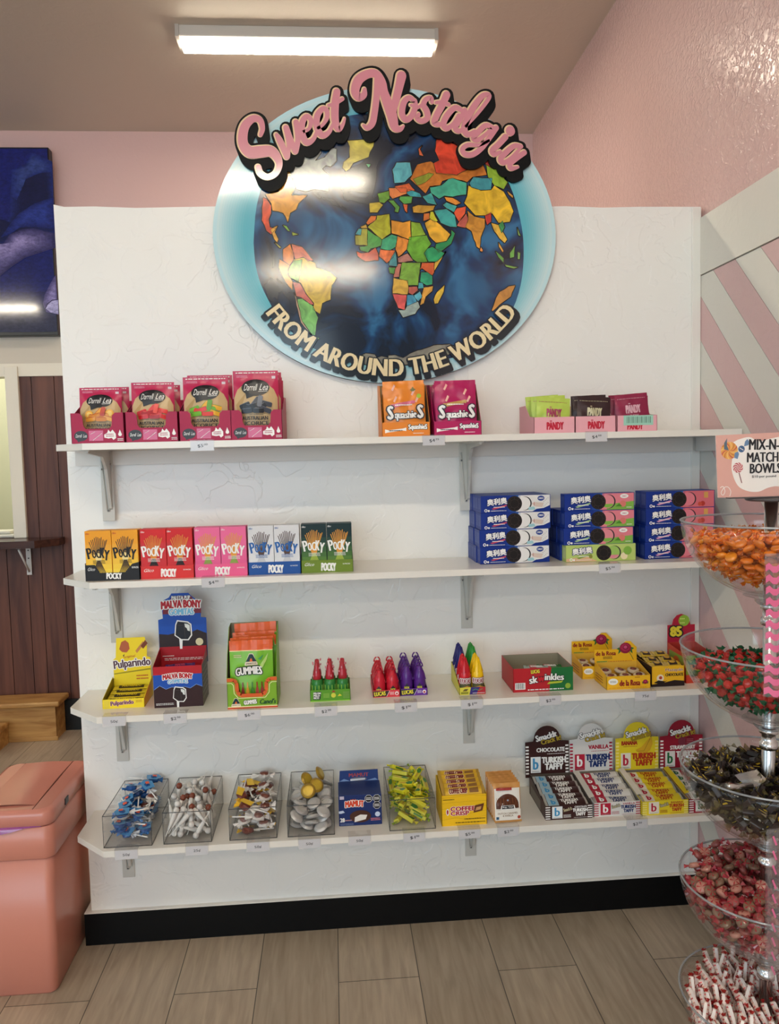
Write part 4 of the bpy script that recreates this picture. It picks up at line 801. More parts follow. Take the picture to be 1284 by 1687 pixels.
b = B(); b.prism([(.004, .03), (w-.004, .03), (w-.004, .115), (w-.014, .118), (w-.012, .15), (w-.018, .178), (.016, .178), (.012, .118), (.004, .112)], (0, d-.002, 0), XA, ZA, .0014, pr(YL)); a = Art(b, (0, d-.002, 0), XA, ZA, w, .18)
a.text('Pulparindo', .05, .44, .96, .62, C('#4a1c30', .4), .03, ol=WHITE, olw=.08, arc=.002, rot=4); a.poly([(.04, .37), (.96, .43), (.96, .455), (.04, .39)], pr('#a89a20')); a.text('original', .3, .64, .6, .69, pr('#c9602a'), .01, sh=.3, rot=5)
a.poly([(.60, .76), (.64, .72), (.84, .88), (.8, .92)], pr('#c98a50')); a.poly([(.74, .84), (.86, .94), (.92, .88), (.8, .79)], pr('#7a3f28')); a.poly([(.28, .68), (.33, .72), (.31, .67)], INK); a.lines(.6, .26, .9, .36, 2, pr('#c9602a'), .4)
a.poly([(.2, .8), (.26, .92), (.36, .95), (.44, .9), (.46, .8), (.38, .74), (.27, .75)], pr('#b5623f')); b.obj('header_card', r)
bm_ = None
for j in range(4):
    def ba(a): a.rect(.1, .1, .9, .9, pr('#3a2c14')); a.text('PULPARINDO', .2, .3, .8, .7, pr('#e8cf2a'), .03)
    o = bar_mesh(w-.01, .026, .011, foil('#e0c92a'), ba).obj('candy_bar') if j == 0 else dup(o, (0, 0, 0))
    place(o, .132, -.196+.006+.027*j, ZS[3]+.008+.005*j, .12, 0, .02); tag(o, 'yellow and dark candy bar in the open yellow box, %s from its front' % ('first', 'second', 'third', 'fourth')[j], 'candy bar', 'bars in the open yellow box')
# marshmallow lolly box
def lolly(a, cx, cy, s, dark='#2a1c1c'):
    k = a.w*(a.win[2]-a.win[0])/(a.h*(a.win[3]-a.win[1])); P = [(-.38, .32), (-.28, .5), (.3, .42), (.48, .3), (.5, -.2), (.3, -.42), (-.1, -.4), (-.45, -.18)]
    f = lambda l, g=1: [(cx+x*s*g, cy+y*s*g*k*1.25) for x, y in l]
    a.poly(f(P, 1.14), WHITE); a.poly(f([(-.22, -.3), (-.02, -.3), (-.06, -.85), (-.2, -.85)], 1.05), WHITE); a.poly(f(P), pr(dark)); a.poly(f([(.12, .38), (.3, .36), (.44, .28), (.44, -.02), (.3, .02), (.26, .14), (.16, .2)]), pr('#dfe3e0')); a.line(f([(-.3, .3), (.1, .3), (.14, -.36)]), .0007, pr('#5a4a48'))
def malva(a, y0, s=1):
    a.text('PALETA', .4, y0+.2*s, .62, y0+.25*s, pr('#a8202a'), .03, ol=WHITE, olw=.05); a.text('MALVA BONY', .2, y0+.06*s, .8, y0+.2*s, pr('#b5202c'), .05, ol=WHITE, olw=.08, arc=.004); a.text('GOMITAS', .3, y0-.05*s, .7, y0+.05*s, pr('#6fb0d8'), .05, ol=WHITE, olw=.08, arc=.002)
w, d = .138, .115; r = root('candy_box', (.277, -.214, ZS[3]), 'red, blue and brown marshmallow lolly box with a tall blue header card', 'candy box', rz=.02)
b = B(); open_box(b, w, d, rectp(w, .12), [(0, 0), (d, 0), (d, .15), (0, .12)], .15, pr('#b51f28'), pr('#a81c26')); a = front(b, w, .12)
a.rect(0, 0, 1, .8, pr('#1c4fae')); zz = [(0, 0), (1, 0), (1, .48)]+[(1-i/8, .48+(.06 if i % 2 else -.03)*(1 if i not in (3, 4, 5) else .3)) for i in range(1, 8)]+[(0, .44)]; a.poly(zz, pr('#33191a')); a.line(zz[2:], .0012, pr('#7fa0d8'))
malva(a, .62, .9); lolly(a, .52, .3, .26); a.lines(.04, .06, .4, .12, 2, WHITE, .4)
for x_, U_ in ((w, (0, 1, 0)),): q = Art(b, (w, 0, 0), YA, ZA, d, .12); q.rect(.0, .0, 1, 1, pr('#5a4a44')); q.lines(.1, .1, .9, .9, 6, pr('#8d8078'), .2)
b.obj('box', r)
b = B(); hw = w+.004; P = [(0, .1), (hw, .1), (hw, .235), (hw-.016, .237), (hw-.014, .275), (hw-.03, .293), (.1, .303), (.092, .312), (.042, .312), (.034, .3), (.018, .292), (.012, .275), (.014, .237), (0, .233)]
b.prism(P, (-.002, d-.0, 0), XA, ZA, .0014, pr('#1c4fae')); a = Art(b, (-.002, d, 0), XA, ZA, hw, .312); a.poly([(0.005, .33), (.995, .33), (.995, .6), (.8, .64), (.6, .6), (.4, .62), (.2, .6), (.005, .61)], pr('#2f2224'))
a.poly([(.1, .8), (.9, .8), (.9, .9), (.76, .93), (.7, .97), (.3, .97), (.25, .93), (.12, .9)], pr('#7a2436')); a.text('PALETA PUP', .3, .935, .68, .975, WHITE, .03, ol=INK, olw=.04); a.text('MALVA BONY', .08, .85, .9, .925, pr('#b5202c'), .05, ol=WHITE, olw=.07, arc=.003); a.text('GOMITAS', .24, .79, .74, .85, pr('#7fc0e0'), .05, ol=WHITE, olw=.07)
lolly(a, .5, .63, .34, '#22242c'); a.disc(.84, .52, .08, pr('#d9cfa8')); a.lines(.06, .385, .3, .4, 1, WHITE); a.lines(.1, .345, .9, .375, 2, WHITE, .35); b.obj('header_card', r)
for j, (x, y, z, rx, rz_) in enumerate(((.02, .05, .075, .1, .1), (.03, .045, .097, .1, -.1), (.025, .05, .12, .12, .15))):
    def ba(a): a.rect(.2, .2, .8, .8, pr('#3a2a6a')); a.text('MALVA', .3, .4, .7, .7, pr('#d9485a'), .03)
    o = bar_mesh(.085, .05, .012, foil(('#8f1f3a', '#b0202c', '#3a2a78')[j]), ba).obj('lolly_packet'); place(o, .277+x, -.214+y-.01, ZS[3]+z-.03, rx, 0, rz_); tag(o, ('wine red', 'bright red', 'violet')[j]+' wrapped lolly packet lying in the tall red and blue box', 'candy packet', 'packets in the lolly box')
# gummy carton
def jar(a, x, y, s):  # the trapezoid bottle badge
    k = a.w/a.h*(1 if True else 1); f = lambda l: [(x+p*s, y+q*s*a.w/a.h) for p, q in l]
    a.poly(f([(-.5, -.32), (-.16, .5), (.16, .5), (.5, -.32)]), pr('#e8dcc0')); a.poly(f([(-.42, -.12), (-.12, .45), (.12, .45), (.42, -.12)]), pr('#14343a')); a.poly(f([(-.12, -.12), (-.06, .12), (.06, .12), (.12, -.12)]), pr('#d9632a')); a.poly(f([(-.5, -.4), (.5, -.4), (.46, -.16), (-.46, -.16)]), pr('#e8dcc0')); a.text('JARRITOS', x-.4*s, y+(-.34)*s*a.w/a.h, x+.4*s, y+(-.2)*s*a.w/a.h, pr('#3a3030'), .03)
w, d = .141, .13; r = root('display_carton', (.491, -.256, ZS[3]), 'green and orange carton of gummy bags with a scooped front on the third shelf', 'carton')
GR = '#7fae2c'; b = B(); P = notch(w, .09, .026, .112, .042, .014)
open_box(b, w, d, P, [(0, 0), (d, 0), (d, .222), (.085, .218), (.03, .15), (0, .092)], .222, pr(GR), GREYB); a = front(b, w, .09)
Q = [(p[0]/w, p[1]/.09) for p in P]; a.line([(0, .93), (.14, .93), (.19, .84), (.2, .55), (.26, .42), (.72, .42), (.78, .55), (.79, .84), (.86, .93), (1, .93)], .0105, pr('#d9602a')); a.line([(0, .83), (.09, .83), (.13, .76), (.14, .5), (.22, .34), (.76, .34), (.84, .5), (.85, .76), (.9, .83), (1, .83)], .0018, pr('#f0e6b0')); a.rect(0, 0, 1, .05, pr('#c9502a')); a.rect(0, .05, 1, .08, pr('#f0e6b0'))
jar(a, .17, .2, .19); a.text('GUMMIES', .33, .14, .58, .27, WHITE, .06, ol=pr('#2a3a1a'), olw=.07, rot=5); a.text("Canel's", .65, .13, .97, .29, pr('#1a4a28'), .04, sh=.3); b.obj('carton', r)
def gum_art(a, sd):
    a.rect(.0, .845, 1, 1, foil('#e0602a')); a.rect(.0, .835, 1, .848, foil('#f0e0a0')); jar(a, .5, .7, .3); a.text('GUMMIES', .14, .47, .74, .59, WHITE, .035, ol=INK, olw=.07, arc=.003, rot=3); a.lines(.1, .74, .28, .79, 2, foil('#e8d0a0'))
    for i in range(6):
        x = .18+.11*i; m = foil(('#6a1c1c', '#7a2220', '#c98f28', '#3f7a2a', '#a03a30', '#8f3228')[i]); a.poly([(x-.03, .1), (x+.04, .1), (x+.045, .24), (x+.02, .3), (x+.015, .37), (x-.01, .37), (x-.012, .3), (x-.035, .24)], m)
    a.poly([(.7, .62), (.9, .8), (.86, .7), (.76, .58)], foil('#b8d878')); a.poly([(.66, .72), (.8, .78), (.72, .7)], foil('#3a9a5a'))
for j in range(5):
    o = pouch(.122, .188 if j < 4 else .2, .013, foil('#78b92c'), gum_art, seed=60+j, seal=.86, wr=.005).obj('gummy_bag'); place(o, .491+.008+(.002*j if j < 4 else .012), -.256+.014+.0200*j-.004*(j == 4), ZS[3]+.004+(.003*j if j < 4 else .02), -.05-.012*min(j, 2), (0, -.01, .02, -.02, -.03)[j], .02)
    tag(o, 'green and orange gummy bag, %s in the scooped carton' % ('frontmost', 'second', 'third', 'fourth', 'tall rearmost')[j], 'gummy bag', 'gummy bags in the green carton')
# bottle candies
w, d = .117, .082; r = root('candy_tray', (.724, -.224, ZS[3]), 'small green tray holding melon bottle candies on the third shelf', 'tray')
b = B(); open_box(b, w, d, rectp(w, .034), [(0, 0), (d, 0), (d, .045), (.03, .045), (0, .034)], .045, pr('#5c9a2a'), pr('#3a6a20')); a = front(b, w, .034); a.rect(.0, .0, 1, .06, pr('#8fc83a')); a.poly([(.07, .18), (.25, .18), (.28, .85), (.09, .85)], INK)
for q, t in enumerate(('PELON', 'PELO', 'RICO')): a.text(t, .09, .64-.2*q, .26-.02*q, .8-.2*q, WHITE, .06)
a.lines(.33, .3, .48, .7, 4, pr('#a8c860'), .4); a.disc(.58, .5, .06, pr('#d9d24a')); a.poly([(.53, .78), (.58, .95), (.64, .78)], pr('#a83028')); a.poly([(.68, .4), (.73, .62), (.79, .45)], pr('#e0cf3a')); a.lines(.82, .2, .97, .8, 5, pr('#9aa870'), .3); b.obj('tray', r)
def melon():
    b = B(); g1 = foil('#2f7a35', .2); b.lathe([(.0, 0), (.015, 0), (.0172, .004), (.0172, .045), (.0165, .055), (.012, .062), (.0, .063)], g1, 16)
    for q in range(10):
        t = 2*math.pi*q/10; b.obx((.0171*math.cos(t)-.0012, .0171*math.sin(t)-.0012, .008), (.0024, 0, 0), (0, .0024, 0), (0, 0, .036), foil('#7fae3f', .3))
    b.lathe([(.0, .058), (.0135, .06), (.0125, .072), (.009, .085), (.0075, .098), (.006, .108), (.0, .11)], foil('#b02a35', .2), 12)
    for q in range(7):
        t = q*.9; zz_ = .066+.012*(q % 4); b.obx((.0095*math.cos(t), .0095*math.sin(t), zz_), (.004*math.cos(t), .004*math.sin(t), .002), (-.003*math.sin(t), .003*math.cos(t), 0), (0, 0, .006), foil('#d9909a', .25))
    return b
for j in range(6):
    o = melon().obj('bottle_candy') if j == 0 else dup(o, (0, 0, 0)); c_, rw = j % 3, j//3; place(o, .724+.021+.0375*c_, -.224+.022+.037*rw, ZS[3]+.0016, 0, 0, j*1.3)
    tag(o, 'green bottle candy with red twisted cap, %s of the %s row' % (('left', 'middle', 'right')[c_], ('front', 'back')[rw]), 'bottle candy', 'green bottle candies')
def loopy(h, dark):
    b = B(); m = foil(h, .18); b.lathe([(0, 0), (.0165, 0), (.0182, .003), (.0182, .032), (.0165, .042), (.0165, .05), (.013, .06), (.008, .068), (.008, .074), (.0, .075)], m, 18)
    t_ = [(.0095*math.cos(math.pi*q/8), 0, .072+.014*math.sin(math.pi*q/8)) for q in range(9)]; b.tube(t_, .0022, m, 6)
    for s_ in (-1, 1): b.obx((s_*.0175-.0015, -.004, .038), (.003, 0, 0), (0, .008, 0), (s_*-.004, 0, .016), m)
    a = Art(b, (-.009, -.0185, .006), XA, ZA, .018, .026, e=.0008); a.poly([(.1, .1), (.9, .1), (1, .6), (.5, 1), (0, .6)], C(dark, .4)); a.text('LUCAS', .12, .4, .88, .66, pr('#d9cf3a'), .04); a.lines(.2, .15, .8, .35, 2, pr('#b5a860'))
    return b
for k, h, x, dark, y0, sc__ in (('red', '#c01c2e', .908, '#2a1418', -.212, 1), ('purple', '#4f1f7a', .990, '#1c1230', -.208, 1.1)):
    w, d = .0795, .15; r = root('candy_tray', (x, y0, ZS[3]), 'small %s tray of loop-topped bottle candies on the third shelf' % k, 'tray', 'loop-topped bottle candy trays')
    b = B(); open_box(b, w, d, rectp(w, .021), [(0, 0), (d, 0), (d, .028), (.03, .028), (0, .021)], .028, pr(('#d9404a', '#6a2f9a')[k == 'purple']), pr(h)); a = front(b, w, .021)
    a.poly([(0, .1), (.5, .1), (.62, .9), (0, .9)], C(dark, .4)); a.text('LUCAS', .05, .25, .46, .8, pr('#e0d43a'), .05, rot=4); a.line([(.5, .1), (.62, .92)], .001, WHITE); a.lines(.62, .3, .78, .75, 3, WHITE, .4); a.disc(.88, .5, .07, WHITE); a.disc(.88, .46, .04, pr('#c04a50')); b.obj('tray', r)
    for j in range(8):
        o = loopy(h, dark).obj('bottle_candy') if j == 0 else dup(o, (0, 0, 0)); c_, rw = j % 2, j//2; place(o, x+.0205+.0385*c_, y0+.021+.0365*rw, ZS[3]+.0016, 0, 0, ru(-.2, .2)); o.scale = (1, 1, sc__)
        tag(o, '%s loop-topped bottle candy, %s column, %s row' % (k, ('left', 'right')[c_], ('front', 'second', 'third', 'rear')[rw]), 'bottle candy', 'loop-topped bottle candies')
w, d = .078, .155; x, y0 = 1.162, -.226; r = root('candy_tray', (x, y0, ZS[3]), 'small yellow, blue and red tray of pointed tube candies on the third shelf', 'tray')
b = B(); open_box(b, w, d, rectp(w, .022), [(0, 0), (d, 0), (d, .06), (.12, .055), (.02, .028), (0, .022)], .06, pr('#d9cf4a'), pr('#3a3450')); a = front(b, w, .022); a.poly([(.38, .02), (1, .02), (1, 1), (.44, 1)], pr('#3a2f7a')); a.poly([(.66, .02), (1, .02), (1, 1), (.8, 1), (.7, .5)], pr('#b02a35')); a.line([(.5, .6), (.62, .75), (.75, .55), (.88, .75)], .0016, pr('#4fa05a')); a.rect(.06, .12, .34, .4, pr('#8a8a2a')); a.poly([(.12, .5), (.2, .8), (.34, .8), (.28, .5)], pr('#6a5a2a')); a.lines(.5, .12, .96, .3, 1, WHITE, .4); b.obj('tray', r)
def tube_candy(h):
    b = B(); m = foil(h, .2); b.lathe([(0, 0), (.017, 0), (.0185, .003), (.0185, .05), (.0165, .062), (.004, .104), (.002, .108), (.0, .1085)], m, 18)
    for q in range(8):
        t = q*math.pi/4; b.tube([(.0165*math.cos(t), .0165*math.sin(t), .062), (.0045*math.cos(t), .0045*math.sin(t), .104)], .0015, m, 5)
    a = Art(b, (-.018, -.0186, .008), XA, ZA, .036, .042, warp=lambda u, v: -.0186+math.sqrt(max(0, .0186**2-((u-.5)*.036)**2)), cut=6, e=.0006)
    a.rect(.02, .0, .98, .9, pr('#5a5a3a')); a.poly([(.02, 0), (.98, 0), (.98, .25), (.6, .4), (.02, .2)], pr('#c98a3c')); a.poly([(.02, .5), (.98, .55), (.98, .98), (.02, .95)], pr('#8f1f35')); a.text('LUCAS', .1, .58, .9, .9, pr('#8f1f35'), .03, ol=WHITE, olw=.1); return b
cols = [['red', 'red', 'blue', 'blue'], ['yellow', 'yellow', 'green', 'green']]; hx = {'red': '#c8202a', 'blue': '#26266a', 'yellow': '#f0c414', 'green': '#2f8f35'}; src = {}
for c_ in range(2):
    for rw in range(4):
        k = cols[c_][rw]
        if k in src: o = dup(src[k], (0, 0, 0))
        else: o = src[k] = tube_candy(hx[k]).obj('tube_candy')
        place(o, x+.02+.038*c_, y0+.021+.0375*rw, ZS[3]+.0016+(.004 if rw > 1 else 0)); o.scale = (1, 1, 1.0+(.1 if rw > 1 else 0)); tag(o, '%s pointed tube candy, %s of its pair in the small tray' % (k, ('front', 'back')[rw % 2]), 'tube candy', 'pointed tube candies')
# straw candy box
w, d = .181, .155; x, y0 = 1.323, -.226; r = root('candy_box', (x, y0, ZS[3]), 'open red and green straw candy box on the third shelf', 'candy box', rz=-.0)
b = B(); open_box(b, w, d, rectp(w, .071), [(0, 0), (d, 0), (d, .073), (0, .071)], .073, pr('#b5222a'), GREYB); a = front(b, w, .071); a.poly([(.6, .0), (1, 0), (1, 1), (.64, 1)], pr('#1f6a35'))
a.text('LUCAS', .3, .78, .44, .93, pr('#e8d23a'), .05, rot=4, ol=INK, olw=.04); a.text('sk', .27, .36, .4, .66, WHITE, .04, ol=INK, olw=.05, rot=8); a.text('w', .41, .42, .52, .62, pr('#c0202c'), .05, ol=INK, olw=.04); a.text('inkles', .53, .46, .84, .74, WHITE, .04, ol=INK, olw=.05, rot=-2); a.poly([(.56, .3), (.8, .34), (.83, .42), (.6, .4)], pr('#b5c03a')); a.lines(.24, .06, .84, .12, 1, WHITE, .7); a.rect(.03, .12, .2, .4, WHITE)
for q in range(12): a.rect(.045+q*.012, .15, .045+q*.012+(.007, .004, .006)[q % 3], .38, INK); a.e -= STEP
a.disc(.91, .2, .045, pr('#8fae3a')); b.obj('box', r)
for j, (px, py, pz, rz_, hc) in enumerate(((.012, .02, .05, .1, '#2f7a3a'), (.05, .06, .055, -.15, '#9fb0a8'), (.09, .03, .045, .25, '#b02a30'), (.1, .08, .05, -.1, '#2f7a3a'))):
    def ba(a): a.rect(.15, .15, .5, .85, pr('#b02a30')); a.text('SKWINKLES', .2, .35, .8, .65, WHITE, .04)
    o = bar_mesh(.075, .052, .012, foil(hc, .15), ba).obj('candy_packet'); place(o, x+px, y0+py, ZS[3]+pz-.015, .05, 0, rz_); tag(o, 'shiny %s packet in the red and green box, %s' % (('green', 'silver', 'red', 'green')[j], ('front left', 'middle', 'front right', 'back right')[j]), 'candy packet', 'packets in the straw candy box')
# rose boxes
def rose(a, cx, cy, s):
    k = a.w/a.h; f = lambda l: [(cx+p*s, cy+q*s*k) for p, q in l]
    for sx in (-1, 1): a.poly(f([(sx*.3, -.2), (sx*.62, -.5), (sx*.55, -.15), (sx*.75, -.05), (sx*.5, .08)]), pr('#1f6a35'))
    a.ell(cx, cy, .5*s, .46*s*k, pr('#8f1c3a'), 14); a.ell(cx-.02*s, cy+.03*s*k, .38*s, .34*s*k, pr('#b02a50'), 12); a.ell(cx+.03*s, cy+.05*s*k, .26*s, .22*s*k, pr('#8a1a3c'), 10); a.ell(cx, cy+.08*s*k, .15*s, .13*s*k, pr('#c9507a'), 8); a.line(f([(-.4, -.1), (-.1, -.3), (.3, -.2)]), .001, pr('#5f1028'))
RY = '#ecb521'
for j, (x, y0, dr) in enumerate(((1.60, -.243, 0), (1.565, -.125, 0))):
    w, d = .134, .105; r = root('candy_box', (x, y0, ZS[3]), ('golden yellow peanut candy box with a rose header card, at the shelf front', 'golden yellow rose box standing behind and left of its twin')[j], 'candy box', 'golden rose candy boxes')
    b = B(); open_box(b, w, d, rectp(w, .04), [(0, 0), (d, 0), (d, .06), (.0, .04)], .055, pr(RY), pr('#e0b040')); a = front(b, w, .04); a.text('de la Rosa', .3, .25, .76, .68, pr('#8f2a1c'), .05); a.ell(.15, .6, .11, .24, WHITE); a.lines(.08, .5, .22, .68, 2, pr('#6a6a50'), .4); a.lines(.64, .82, .76, .92, 1, pr('#8f2a1c')); rose(a, .88, .5, .11); a.lines(.06, .08, .9, .16, 1, pr('#c98a30'), .4)
    q = Art(b, (0, d, 0), (0, -1, 0), ZA, d, .04); q.lines(.1, .2, .7, .8, 3, pr('#8f4a1c'), .4); b.obj('box', r)
    b = B(); hw = w; P = [(0, .05), (hw, .05), (hw, .098), (hw-.01, .108), (hw-.02, .118), (hw-.035, .118), (hw-.05, .105), (hw-.056, .094), (0, .094)]; b.prism(P, (0, d, 0), XA, ZA, .0014, pr(RY)); a = Art(b, (0, d, 0), XA, ZA, hw, .118); a.text('de la Rosa', .03, .64, .5, .75, pr('#8f2a1c'), .05); a.lines(.2, .54, .42, .62, 2, pr('#5a3a20'), .5); a.lines(.05, .45, .3, .51, 1, pr('#3f8a4a')); a.lines(.32, .45, .88, .5, 1, pr('#c97a30')); rose(a, .73, .82, .28); a.line([(.82, .72), (.92, .5)], .0016, pr('#1f6a35')); b.obj('header_card', r)
    for q in range(6):
        if q == 0 and j == 0:
            bb_ = B(); bb_.lathe([(0, 0), (.017, .001), (.0185, .005), (.017, .010), (.012, .0108), (0, .0105)], C('#cdb89a', .25, coat=.4, bump=.5, bs=200), 16); bb_.lathe([(.008, .011), (.010, .0112), (.0, .0115)], pr('#8a4a4a'), 12); po = bb_.obj('peanut_round'); o = po
        else: o = dup(po, (0, 0, 0))
        place(o, x+.022+.043*(q % 3)+ru(-.002, .002), y0+.024+.045*(q//3), ZS[3]+.027+.004*(q//3), ru(.1, .3), ru(-.2, .2), 0); tag(o, 'clear-wrapped peanut round in the %s golden rose box' % ('front', 'rear')[j], 'wrapped candy', 'peanut rounds in the golden rose boxes')
w, d = .101, .15; x, y0 = 1.741, -.235; r = root('candy_box', (x, y0, ZS[3]), 'yellow and brown chocolate peanut candy box right of the rose boxes', 'candy box')
b = B(); open_box(b, w, d, rectp(w, .062), [(0, 0), (d, 0), (d, .062), (0, .062)], .062, pr(RY), pr('#3a2a20')); a = front(b, w, .062); a.poly([(0, 0), (1, 0), (1, .24), (.7, .3), (.4, .2), (0, .12)], pr('#241616')); a.text('Mazapán', .42, .7, .95, .88, pr('#a8622a'), .03, ol=WHITE, olw=.03); a.text('CHOCOLATE', .42, .5, .96, .64, pr('#241616'), .05); a.disc(.26, .42, .11, pr('#e8d9c0')); a.disc(.27, .44, .05, pr('#b0402c')); a.poly([(.06, .2), (.2, .32), (.4, .26), (.48, .3), (.3, .12)], pr('#1c1210'))
q = Art(b, (0, d, 0), (0, -1, 0), ZA, d, .062); q.rect(0, 0, 1, 1, pr('#2a1c18')); q.lines(.1, .3, .8, .7, 2, pr('#c9b060'), .3); b.obj('box', r)
for j in range(6):
    def ba(a): a.rect(.1, .1, .9, .9, foil('#3a241a')); a.disc(.5, .5, .3, foil('#d9a92a'))
    o = bar_mesh(.045, .04, .014, foil('#d8b23a', .15), ba).obj('chocolate_round') if j == 0 else dup(o, (0, 0, 0)); place(o, x+.004+.046*(j % 2), y0+.008+.045*(j//2), ZS[3]+.05+.005*(j//2), .1, ru(-.1, .1), ru(-.2, .2)); tag(o, 'gold and brown wrapped chocolate round, %s of row %s in its box' % (('left', 'right')[j % 2], ('one', 'two', 'three')[j//2]), 'wrapped candy', 'chocolate rounds in the yellow and brown box')
w, d = .09, .13; x, y0 = 1.856, -.215; r = root('candy_box', (x, y0, ZS[3]), 'red, green and orange candy box with scalloped header at the right end', 'candy box')
b = B(); open_box(b, w, d, rectp(w, .085), [(0, 0), (d, 0), (d, .095), (0, .085)], .095, pr('#c9402a'), pr('#b5382f')); a = front(b, w, .085); a.rect(.0, .3, .5, 1, pr('#7f9a30')); a.disc(.3, .6, .16, pr('#c97a2a')); a.disc(.7, .5, .18, pr('#a82a2a')); a.lines(.3, .06, .95, .16, 2, WHITE, .4); q = Art(b, (0, d, 0), (0, -1, 0), ZA, d, .085); q.rect(.1, .1, .9, .9, pr('#8a9a38')); q.disc(.5, .5, .2, pr('#c9602a')); b.obj('box', r)
b = B(); P = [(0, .05), (w, .05), (w, .15)]+[(w/2+.03*math.cos(t*.52), .15+.035*math.sin(t*.52)) for t in range(0, 7)]+[(0, .15)]; b.prism(P, (0, d, 0), XA, ZA, .0014, pr('#b01f38')); a = Art(b, (0, d, 0), XA, ZA, w, .19); a.disc(.6, .86, .2, pr('#8fb53a'))
for q in range(6): a.disc(.48+.06*(q % 3), .82+.07*(q//3), .022, pr('#e0e88a')); a.e -= STEP
a.text('85', .12, .6, .5, .76, pr('#e8d23a'), .07, ol=INK, olw=.1); b.obj('header_card', r)
# ---------------------------------------------------------------- shelf four: clear bins
AC = clear('clear_acrylic', '#ffffff', .03, .0, '#e3e6e8'); EDG = C('#34383c', .12, coat=.5)
def bin_(x, y0, label):
    w, d, h, t = .137, .246, .093, .0025; r = root('acrylic_bin', (x, y0, ZS[4]), label, 'clear bin', 'clear acrylic bins on the lowest shelf')
    b = B(); b.box(t, t, 0, w-t, d-t, t, AC); b.box(0, 0, 0, w, t, h, AC); b.box(0, d-t, 0, w, d, h, AC); b.box(0, t, 0, t, d-t, h, AC); b.box(w-t, t, 0, w, d-t, h, AC); b.obj('bin', r, label='clear acrylic walls')
    b = B(); e = .0011
    for z in (.0012, h): b.tube([(e, e, z), (w-e, e, z), (w-e, d-e, z), (e, d-e, z), (e, e, z)], e, EDG, 5)
    for X, Y in ((e, e), (w-e, e), (e, d-e), (w-e, d-e)): b.tube([(X, Y, 0), (X, Y, h)], .0008, EDG, 5)
    b.obj('edges', r, label='smoky grey edges'); return r
def crumple(c, rx, ry, rz_, mat, seed, b, seg=10):
    vs = []; fs = []; n_ = 6
    for i in range(n_+1):
        for k in range(seg):
            th = math.pi*i/n_; ph = 2*math.pi*k/seg; q = V((math.sin(th)*math.cos(ph), math.sin(th)*math.sin(ph), math.cos(th))); f = 1+.28*noise.noise(q*2.3+V((seed, seed*.7, 0)))
            vs.append((c[0]+q.x*rx*f, c[1]+q.y*ry*f, c[2]+q.z*rz_*f))
    for i in range(n_):
        for k in range(seg): fs.append((i*seg+k, i*seg+(k+1) % seg, (i+1)*seg+(k+1) % seg, (i+1)*seg+k))
    b.add(vs, fs, mat, False)
def fan(b, p, dx, w, mat, seed=0, n_=7, dz=.004):
    vs = []; s_ = 1 if dx > 0 else -1
    for i in range(n_): t = i/(n_-1)-.5; vs.append((p[0], p[1]+t*w*.3, p[2])); vs.append((p[0]+dx*(1-.3*t*t), p[1]+t*w, p[2]+dz*math.sin(i*2.4+seed)))
    b.add(vs, [(2*i, 2*i+1, 2*i+3, 2*i+2) for i in range(n_-1)], mat)
def lollipop(kind, seed):
    b = B(); r = root('lollipop', (0, 0, 0), '', 'lollipop'); st = C('#eeebe6', .5); B().tube([(-.068, 0, 0), (-.008, 0, 0)], .0019, st, 8).obj('stick', r)
    if kind == 'blue':
        crumple((.008, 0, 0), .017, .017, .010, foil('#1c4f8f', .2), seed, b); b.add([(-.012, -.016, .007), (.018, -.02, .009), (.03, 0, .011), (.02, .018, .009), (-.014, .015, .006)], [(0, 1, 2, 3, 4)], foil('#4a8fc4', .18)); fan(b, (-.008, 0, 0), -.02, .034, foil('#c9ccd2', .25), seed); fan(b, (.022, 0, 0), .014, .038, foil('#2f6aa8', .2), seed+1)
        b.add([(.004, -.006, .0125), (.016, -.007, .0128), (.016, .004, .013), (.004, .005, .0127)], [(0, 1, 2, 3)], foil('#d9562c'))
    elif kind == 'yellow':
        crumple((.008, 0, 0), .018, .016, .010, foil('#6a3024', .3), seed, b); fan(b, (-.008, 0, 0), -.022, .04, foil('#d9d4cc', .2), seed); fan(b, (.022, 0, 0), .016, .04, foil('#e8b82a', .2), seed+1); b.add([(-.014, -.018, .008), (.022, -.018, .010), (.026, .0, .012), (-.01, .004, .010)], [(0, 1, 2, 3)], foil('#e8bc2c', .2))
    else:
        crumple((.008, 0, 0), .019, .019, .009, foil('#c9c2bc', .15), seed, b); b.lathe([(0, -.006), (.013, -.004), (.015, 0), (.013, .011), (0, .0125)], C('#6a3628', .3, coat=.4), 14, (.008, 0, 0)); fan(b, (-.008, 0, 0), -.024, .042, foil('#e3e0dc', .15), seed); fan(b, (.024, 0, 0), .016, .036, foil('#dcd8d4', .15), seed+1)
    b.obj('wrapped_head', r, label=kind+' wrapped head'); return r
